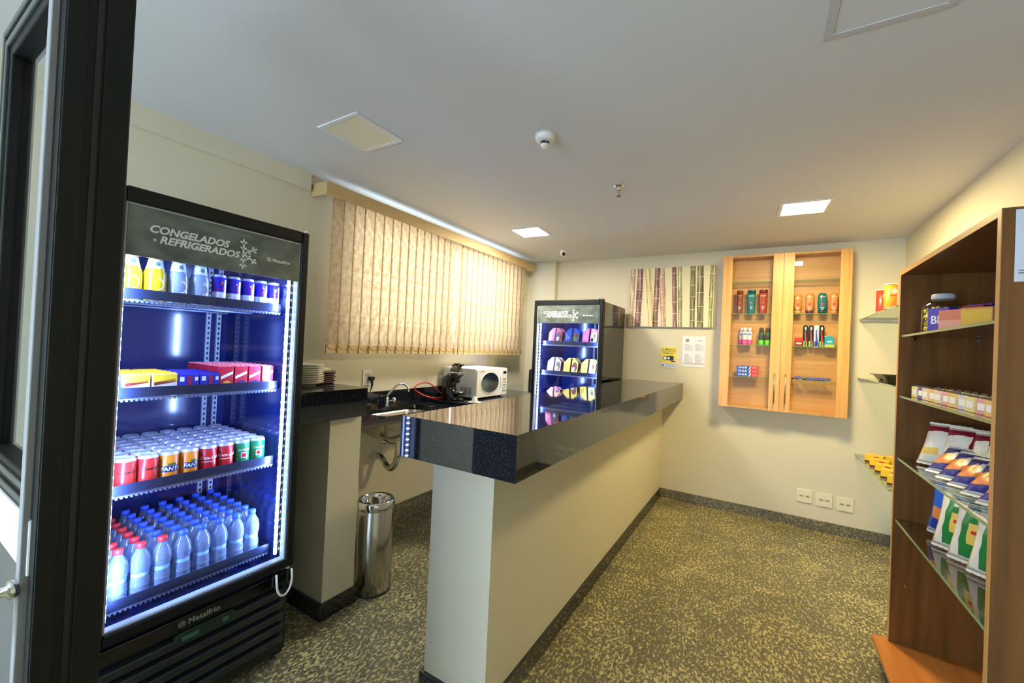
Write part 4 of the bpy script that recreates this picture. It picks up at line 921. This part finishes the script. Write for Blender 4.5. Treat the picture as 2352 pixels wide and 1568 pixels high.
cab('tb1', None, 'black carded toothbrush, middle one between two others', .350, SHZ[1], 'toothbrush', 'toothbrushes in the cabinet', 4.495)
cab('tb2', brush(wb2, bh, mat('cobalt print', (50, 90, 190), .4)), 'silver and blue carded toothbrush among the black ones', .388, SHZ[1], 'toothbrush', 'toothbrushes in the cabinet')
cab('tb1', None, 'black carded toothbrush, rightmost beside the turquoise box', .425, SHZ[1], 'toothbrush', 'toothbrushes in the cabinet')
t = thing('soap_box', 'red and brown soap box beside the toothbrushes', 'soap box', (.262, 4.485, SHZ[1]+.001))
part('box', MB().box(-.030, .030, -.02, .02, 0, .062), mat('brown red soap print', (150, 50, 34), .4), t, .001)
part('top_print', MB().box(-.030, .030, -.0206, -.02, .048, .061), mat('bright red print', (214, 40, 40), .4), t)
part('label_picture', MB().lathe([(.022, 0), (.022, .001)], n=20, M=Matrix.Translation((0, -.0202, .028)) @ Matrix.Rotation(PI/2, 4, 'X') @ Matrix.Diagonal((1, .4, 1, 1))), mat('cream print', (226, 206, 170), .4), t)
part('box_stack', MB().box(-.028, .028, -.018, .02, .0625, .078), mat('bright red print', (214, 40, 40), .4), t, .001)
t = thing('floss_box', 'turquoise floss box right of the toothbrushes', 'box', (.480, 4.478, SHZ[1]+.001))
part('box', MB().box(-.034, .034, -.014, .014, 0, .078), mat('turquoise print', (40, 160, 176), .4), t, .001); part('lower_print', MB().box(-.034, .034, -.0146, -.014, .002, .024), mat('yellow green print', (200, 200, 70), .4), t)
part('hanging_tab', MB().box(-.022, .022, -.001, .001, .078, .098), mat('turquoise print', (40, 160, 176), .4), t)
part('label_picture', MB().lathe([(.020, 0), (.020, .001)], n=20, M=Matrix.Translation((0, -.0142, .048)) @ Matrix.Rotation(PI/2, 4, 'X') @ Matrix.Diagonal((1, .5, 1, 1))), mat('pale turquoise print', (150, 220, 226), .4), t)
t = thing('refill_box', 'white and turquoise box standing behind the floss box', 'box', (.458, 4.515, SHZ[1]+.001))
part('box', MB().box(-.034, .034, -.012, .012, 0, .100), white, t, .001); part('print_panel', MB().box(-.030, .030, -.0126, -.012, .01, .092), mat('turquoise print', (40, 160, 176), .4), t)
def razor():
    t = thing('disposable_razor', 'x', 'razor')
    rb = mat('navy razor plastic', (44, 50, 110), .35)
    part('handle', MB().tube([(0, .040, .006), (0, 0, .008), (0, -.030, .012)], [.005, .0045, .004], 8), rb, t)
    part('razor_head', MB().box(-.018, .018, -.044, -.030, .008, .030), mat('lilac blue razor head', (110, 116, 180), .3), t, .002)
    part('grip', MB().tube([(0, .036, .006), (0, .010, .0075)], .0062, 8), blk, t)
    return t
for i, x in enumerate((.240, .268, .322, .350, .378, .406, .434, .462)):
    cab('rz', razor, 'navy disposable razor lying on the lowest cabinet shelf, %s from the left' % NUM[i], x, SHZ[0], 'razor', 'disposable razors in the cabinet', 4.49, .45)

# ------------------------------------------------------------------ tall walnut shelf unit
UX, UY0, UY1, UZ = .5836, 1.800, 2.822, 1.972; ZB = .100
t = thing('display_shelf_unit', 'tall dark walnut display unit with glass shelves against the right wall', 'shelf unit', (UX, (UY0+UY1)/2, 0))
T_ = Matrix.Translation((-UX, -(UY0+UY1)/2, 0))
part('side_panel', MB().box(UX+.002, XR-.002, UY1, UY1+.022, ZB, UZ-.022, T_), walnut, t)
part('side_panel', MB().box(UX+.002, XR-.002, UY0-.022, UY0, ZB, UZ-.022, T_), walnut, t)
part('top_panel', MB().box(UX+.002, XR-.002, UY0-.022, UY1+.022, UZ-.022, UZ, T_), walnut, t)
part('back_panel', MB().box(XR-.010, XR-.002, UY0, UY1, ZB, UZ-.022, T_), walnut, t)
part('edge_strip', MB().box(UX, UX+.002, UY1, UY1+.022, ZB, UZ, T_).box(UX, UX+.002, UY0-.022, UY0, ZB, UZ, T_).box(UX, UX+.002, UY0, UY1, UZ-.022, UZ, T_), edge_wood, t)
part('base_board', MB().box(.524, XR-.002, UY0-.3, 2.846, .078, ZB, T_), orange_wood, t, .001)
part('plinth', MB().box(.56, XR-.02, UY0-.28, 2.82, 0, .078, T_), mat('black plinth', (20, 20, 20), .5), t)
UZS = (1.645, 1.340, 1.028, .718)
for z in UZS:
    sh = part('glass_shelf', MB().box(UX+.012, XR-.012, UY0+.002, UY1-.002, z-.010, z, T_), shelf_glass, t)
    part('shelf_edge', MB().box(UX+.010, UX+.012, UY0+.002, UY1-.002, z-.010, z, T_), glass_edge, sh)
for z in UZS+(.418,):
    for x in (.637, .86):
        part('shelf_pin', MB().lathe([(.009, 0), (.009, .010), (.006, .014), (.006, .02)], n=14, M=T_ @ Matrix.Translation((x, UY1, z-.018)) @ Matrix.Rotation(PI/2, 4, 'X')), chrome, t)
t = thing('paper_notice', 'white notice taped to the near side of the walnut unit', 'notice', (.612, UY0-.0235, 1.858))
part('sheet', MB().box(0, .21, -.001, 0, -.105, .105), mat('cool white paper', (214, 220, 232), .6), t)
part('printed_line', MB().box(.008, .2, -.0014, -.001, -.082, -.078).box(.008, .12, -.0014, -.001, -.074, -.071), mat('grey print', (110, 110, 112), .5), t)
# candy jar
t = thing('candy_jar', 'clear jar of yellow wrapped sweets with pale lid on the walnut unit', 'jar', (.700, 2.660, UZS[0]+.001))
jg = glassy('clear jar plastic', (.93, .95, .93), .07)
part('jar_body', MB().lathe([(.066, 0), (.074, .005), (.074, .115), (.070, .130), (.044, .150), (.036, .154), (.036, .165)], n=36, cap=False), jg, t)
part('jar_base', MB().lathe([(.066, 0), (.066, .003)], n=30), jg, t)
part('lid', MB().lathe([(.040, .160), (.041, .164), (.041, .180), (.036, .184), (.001, .184)], n=28), mat('pale grey lid', (190, 196, 206), .4), t)
sw = MB(); random.seed(3)
cand = [mat('yellow sweet wrapper', (222, 196, 50), .3), mat('green sweet wrapper', (90, 120, 50), .3), mat('black sweet wrapper', (40, 40, 30), .3)]
for k in range(300):
    a, rr_ = random.random()*6.28, .060*math.sqrt(random.random()); z = .012+.10*random.random()
    sw.mat(0 if random.random() < .72 else random.choice((1, 2)))
    sw.lathe([(.001, -.015), (.008, -.010), (.010, 0), (.008, .010), (.001, .015)], n=6, cap=False, M=Matrix.Translation((rr_*math.cos(a), rr_*math.sin(a), z)) @ Matrix.Rotation(random.random()*3, 4, 'X') @ Matrix.Rotation(random.random()*3, 4, 'Z'))
o = part('sweets', sw, cand, t); o['kind'] = 'stuff'
# chocolate boxes, small packs, bags
def cbox(w_, d_, h, base, txt, tm, sz=.03, extra=None):
    def make():
        t = thing('snack_box', 'x', 'snack box')
        part('box', MB().box(-w_/2, w_/2, -d_/2, d_/2, 0, h), base, t, .0015)
        if txt: letter(txt, sz, tm, t, (0, -d_/2-.0006, h*.35), bold=.001)
        if extra: part('print_panel', MB().box(-w_/2+.002, w_/2-.002, -d_/2-.0004, -d_/2, .002, h*extra[0]), extra[1], t)
        return t
    return make
bb = mat('royal blue wrapper', (44, 44, 180), .3); pinkb = mat('salmon carton', (222, 130, 104), .4); wine = mat('wine carton', (130, 24, 40), .4); goldb = mat('golden carton', (220, 160, 90), .4)
def U(key, mk_, name, label, x, y, z, rz, group, cat_='snack box', tilt=None):
    o = inst(key, mk_, label, cat_, (x, y, z+.001), rz, group, tilt); return o
RZ = -PI/2+.25
g = 'chocolate boxes on the top shelf of the walnut unit'
U('bis', cbox(.090, .04, .105, bb, 'BIS', white, .050), '', 'blue chocolate box with white lettering, next to the candy jar', .660, 2.515, UZS[0], RZ+.3, g)
U('bis2', cbox(.080, .05, .110, bb, 'BIS', white, .045), '', 'blue chocolate box lying behind the salmon carton', .755, 2.415, UZS[0], RZ+.4, g)
U('sal', cbox(.085, .045, .085, pinkb, '', white, .03, (.5, mat('pale salmon print', (236, 170, 150), .4))), '', 'salmon pink carton right of the blue box by the jar', .665, 2.395, UZS[0], RZ+.4, g)
U('win', cbox(.07, .06, .095, wine, '', white), '', 'wine red carton behind the golden one', .71, 2.32, UZS[0], RZ+.4, g)
U('gol', cbox(.092, .05, .078, goldb, '', white, .03, (.9, mat('yellow fruit print', (238, 190, 80), .4))), '', 'golden carton nearest to the camera on the top shelf', .690, 2.235, UZS[0], RZ+.5, g)
U('bis2', None, '', 'blue chocolate box behind the golden carton', .80, 2.22, UZS[0], RZ+.5, g)
# small candy packs, two staggered rows
pc_ = [('yp', mat('pale yellow pack', (226, 214, 140), .4), 'pale yellow'), ('vp', mat('violet pack', (96, 84, 170), .4), 'violet'), ('cp', mat('cream pack', (222, 200, 180), .4), 'cream'), ('gp', mat('gold pack', (226, 190, 110), .4), 'gold'), ('kp', mat('pink pack', (226, 160, 160), .4), 'pink'), ('wp', mat('white lilac pack', (206, 200, 222), .4), 'white lilac')]
def pack(mm):
    def make():
        t = thing('candy_pack', 'x', 'candy pack')
        part('pack', MB().box(-.030, .030, -.011, .011, 0, .052), mm, t, .002)
        part('top_crimp', MB().box(-.028, .028, -.0015, .0015, .052, .060), mat('dark crimp foil', (84, 84, 90), .3, metal=.5), t)
        part('print_panel', MB().box(-.02, .02, -.0116, -.011, .014, .038), white, t)
        return t
    return make
yy = 2.735; i = 0
for i in range(11):
    k, mm, cn = pc_[(0, 1, 2, 3, 2, 4, 3, 5, 0, 4, 3)[i]]
    U(k, pack(mm), '', 'small %s candy pack, %s from the far end of the front row' % (cn, NUM[i] if i < 10 else 'last'), .640+.004*(i % 2), 2.740-.079*i, UZS[1], -PI/2+.12, 'candy packs in the front row', 'candy pack')
for i in range(11):
    k, mm, cn = pc_[(5, 0, 3, 1, 0, 5, 2, 0, 1, 3, 0)[i]]
    U(k, pack(mm), '', 'small %s candy pack, %s from the far end of the back row' % (cn, NUM[i] if i < 10 else 'last'), .715, 2.735-.079*i, UZS[1], -PI/2, 'candy packs in the back row', 'candy pack')
def bag(w_, h, th, base, bits, seed):
    """pillow bag lying on its back seam; local: width X, height Z, front -Y"""
    def make():
        rnd = random.Random(seed); t = thing('snack_bag', 'x', 'snack bag')
        nx, nz = 14, 18; mb = MB(); vs = []; cols_ = []
        for side_ in (-1, 1):
            for j in range(nz+1):
                for i_ in range(nx+1):
                    u, v = i_/nx, j/nz; e = (math.sin(PI*u)**.55)*(math.sin(PI*min(1, max(0, (v-.04)/.92)))**.5)
                    x = (u-.5)*w_*(1-.07*math.sin(PI*v)); z = v*h; wr_ = .10*math.sin(u*17+seed+v*5)*math.sin(v*13+seed)+.07*math.sin(u*31+v*23+seed)
                    vs.append((x, side_*(th/2*e*(1+wr_)+.0008), z))
        N1 = (nx+1)*(nz+1)
        for sd in (0, 1):
            for j in range(nz):
                for i_ in range(nx):
                    a_ = sd*N1+j*(nx+1)+i_; q = [a_, a_+1, a_+nx+2, a_+nx+1]; u, v = (i_+.5)/nx, (j+.5)/nz
                    mi = 0
                    for (x0, x1, z0, z1, m_i) in bits:
                        if sd == 0 and x0 <= u+.0*(v) <= x1 and z0 <= v <= z1: mi = m_i
                    if v < .05 or v > .95: mi = 1
                    mb.mat(mi); mb.add([vs[k] for k in q], [(0, 1, 2, 3) if sd == 0 else (3, 2, 1, 0)], True)
        me = mb.mesh('bag'); 
        import bmesh
        b_ = bmesh.new(); b_.from_mesh(me); bmesh.ops.remove_doubles(b_, verts=b_.verts, dist=.00001)
        bmesh.ops.holes_fill(b_, edges=b_.edges); bmesh.ops.recalc_face_normals(b_, faces=b_.faces); b_.to_mesh(me); b_.free()
        part('pouch', me, base, t)
        for z0 in (-.010, h):
            cr = MB()
            n = 16; po = [(-w_/2+w_*k/n, (z0 if z0 < 0 else z0+.010)+(.002 if k % 2 else 0)*(1 if z0 > 0 else -1)) for k in range(n+1)]
            base_z = 0.004 if z0 < 0 else z0-.004
            po = po+[(w_/2, base_z), (-w_/2, base_z)]; cr.prism(po, -.0008, .0008)
            part('crimped_seam', cr, base[1], t)
        return t
    return make
foil = lambda n, c: mat(n, c, .38, spec=.5)
silv = foil('silver foil', (196, 196, 200)); wht = foil('white foil', (226, 222, 214)); mrn = foil('maroon foil', (130, 20, 44)); ylw = foil('yellow print foil', (230, 190, 90)); nvy = foil('navy foil', (34, 34, 130)); org = foil('orange print foil', (226, 130, 70)); skb = foil('sky blue foil', (26, 96, 214)); grn = foil('green foil', (14, 122, 58)); rdf = foil('red print foil', (206, 36, 50)); dkb = foil('deep blue foil', (20, 50, 150))
bm1 = bag(.15, .20, .08, [wht, wht, mrn, ylw], [(.62, 1, 0, 1, 2), (0, 1, .8, 1, 2), (.1, .5, .15, .35, 3)], 1)
bm2 = bag(.13, .17, .06, [nvy, silv, org, wht], [(.1, .6, .25, .6, 2), (.45, .7, .4, .7, 3), (.7, .85, .1, .3, 2)], 5)
bm3 = bag(.17, .24, .075, [skb, silv, dkb, org, rdf], [(.1, .5, .08, .3, 2), (.6, 1, .55, .8, 2), (.1, .4, .3, .5, 3), (.3, .8, .68, .86, 4)], 9)
bm4 = bag(.17, .24, .075, [grn, wht, rdf, ylw], [(0, .22, 0, 1, 1), (.35, .95, .3, .62, 3), (.4, .7, .42, .52, 2), (.35, .85, .72, .84, 1)], 13)
bm5 = bag(.14, .20, .06, [skb, wht, rdf, ylw], [(.2, .8, .3, .6, 3), (.3, .7, .7, .82, 1)], 17)
g1 = 'maroon and white snack bags'; 
for i in range(5):
    U('bag1', bm1, '', 'maroon and white snack bag, %s from the far end' % NUM[i], (.700, .745, .800, .810, .815)[i], (2.660, 2.570, 2.470, 2.370, 2.270)[i], UZS[2]+.016, -.62, g1, 'snack bag', tilt=(-.55, 0))
for i in range(5):
    U('bag2', bm2, '', 'small navy and orange snack bag, %s from the far end' % NUM[i], .668+.003*i, 2.455-.115*i, UZS[2]+.018, -.75, 'navy and orange snack bags', 'snack bag', tilt=(-1.0, 0))
U('bag3', bm3, '', 'bright blue bulging snack bag standing on the lowest glass shelf', .735, 2.600, UZS[3]+.022, -PI/2+.9, None, 'snack bag', tilt=(.0, .1))
U('bag3', None, '', 'blue snack bag mostly hidden behind the front blue one', .862, 2.535, UZS[3]+.012, -PI/2+.65, None, 'snack bag', tilt=(.12, 0))
for i, (x, y) in enumerate(((.710, 2.455), (.725, 2.335), (.745, 2.215))):
    U('bag4', bm4, '', 'green snack bag with yellow print, %s from the blue bag' % NUM[i], x, y, UZS[3]+.016, -.80, 'green snack bags on the lowest glass shelf', 'snack bag', tilt=(-.28, 0))
U('bag5', bm5, '', 'light blue snack bag behind the green ones', .87, 2.44, UZS[3]+.014, -PI/2+.3, None, 'snack bag', tilt=(-.2, 0))

# ------------------------------------------------------------------ glass shelves on the back part of the right wall
SXX, SYY = .690, 3.433
for z, lab in ((1.862, 'highest glass wall shelf, holding the two snack tubes'), (1.365, 'middle glass wall shelf, holding the black tray'), (.7186, 'lowest glass wall shelf, holding rows of yellow boxes')):
    t = thing('glass_wall_shelf', lab, 'shelf', (XR, 4.0, z), 0, 'glass shelves on the right wall')
    part('glass', MB().box(SXX-XR, -.003, SYY-4.0, YB-4.0-.004, -.008, 0), shelf_glass, t)
    part('glass_rim', MB().box(SXX-XR-.0015, SXX-XR, SYY-4.0, YB-4.0-.004, -.008, 0).box(SXX-XR, -.003, SYY-4.0-.0015, SYY-4.0, -.008, 0), glass_edge, t)
    for y in (-.45, .45): part('bracket', MB().box(-.03, -.001, y-.02, y+.02, -.020, -.0085).box(-.012, -.001, y-.02, y+.02, -.035, -.02), chrome, t, .002)
    part('wall_profile', MB().box(SXX-XR+.004, -.003, YB-4.0-.022, YB-4.0-.004, -.018, -.0085), mat('satin aluminium profile', (186, 190, 196), .35, metal=.8), t, .001)
def crisps(base, h):
    def make():
        t = thing('snack_tube', 'x', 'snack tube')
        part('tube', MB().lathe([(.033, 0), (.034, .004), (.034, h-.006)], n=28), base, t)
        part('lid', MB().lathe([(.0355, h-.008), (.0355, h), (.034, h+.001), (.001, h-.001)], n=28), mat('cream lid', (236, 226, 196), .4), t)
        part('metal_rim', MB().lathe([(.0348, 0), (.0348, .005)], n=28, cap=False), silver, t)
        part('label_patch', MB().lathe([(.001, 0), (.018, .0003)], n=20, M=Matrix.Translation((0, -.0346, h*.70)) @ Matrix.Rotation(PI/2, 4, 'X')), wht, t)
        letter('PRINGLES', .0095, rdf, t, (0, 0, h*.50), wrap=.034, bold=.0006)
        return t
    return make
U('pr1', crisps(mat('orange tube print', (232, 128, 34), .4), .165), '', 'orange snack tube, the nearer one on the highest wall shelf', .708, 3.66, 1.862, .35, 'snack tubes', 'snack tube')
U('pr2', crisps(mat('red tube print', (206, 46, 34), .4), .165), '', 'red snack tube, behind the orange one', .716, 3.93, 1.862, .35, 'snack tubes', 'snack tube')
t = thing('black_tray', 'shallow black plastic tray on the middle wall shelf', 'tray', (.83, 3.98, 1.3655))
rs = [rr(0, 0, .085, .14, .015, .0), rr(0, 0, .112, .195, .02, .044), rr(0, 0, .126, .212, .02, .045), rr(0, 0, .126, .212, .02, .050), rr(0, 0, .108, .190, .02, .049), rr(0, 0, .082, .136, .015, .004)]
part('tray_body', MB().rings(rs, smooth=False), mat('black tray plastic', (26, 26, 24), .25), t)
part('divider', MB().box(-.10, .10, -.003, .003, .004, .034), mat('black tray plastic', (26, 26, 24), .25), t)
for i in range(3):
    def jj():
        t = thing('small_jar', 'x', 'jar'); part('glass', MB().cyl(.016, 0, .028, n=16), mat('dark brown jar', (90, 50, 36), .15), t); part('lid', MB().cyl(.017, .028, .038, n=16), mat('cream lid', (236, 226, 196), .4), t); return t
    U('jr', jj, '', 'tiny brown jar in the black tray, %s from the near end' % NUM[2-i], .845, 3.70+.055*i+.12, 1.3705, 0, 'tiny jars in the black tray', 'jar')
def ybox():
    t = thing('bonbon_box', 'x', 'box')
    part('box', MB().box(-.055, .055, -.030, .030, 0, .062), mat('yellow box print', (238, 196, 44), .4), t, .001)
    part('brown_base', MB().box(-.0555, .0555, -.0305, .0305, 0, .014), mat('brown box foot', (96, 44, 20), .4), t)
    part('label_picture', MB().lathe([(.020, 0), (.020, .001)], n=18, M=Matrix.Translation((.015, -.0302, .042)) @ Matrix.Rotation(PI/2, 4, 'X') @ Matrix.Diagonal((1, .6, 1, 1))), mat('red oval print', (206, 50, 40), .4), t)
    return t
for i in range(5):
    for j in range(2):
        U('yb', ybox, '', 'yellow bonbon box with red oval, %s row from the camera, %s column' % (NUM[4-i], ('outer', 'inner')[j]), .768+.125*j, 3.57+.172*i, .7186, -.45, 'yellow bonbon boxes on the lowest wall shelf', 'box')
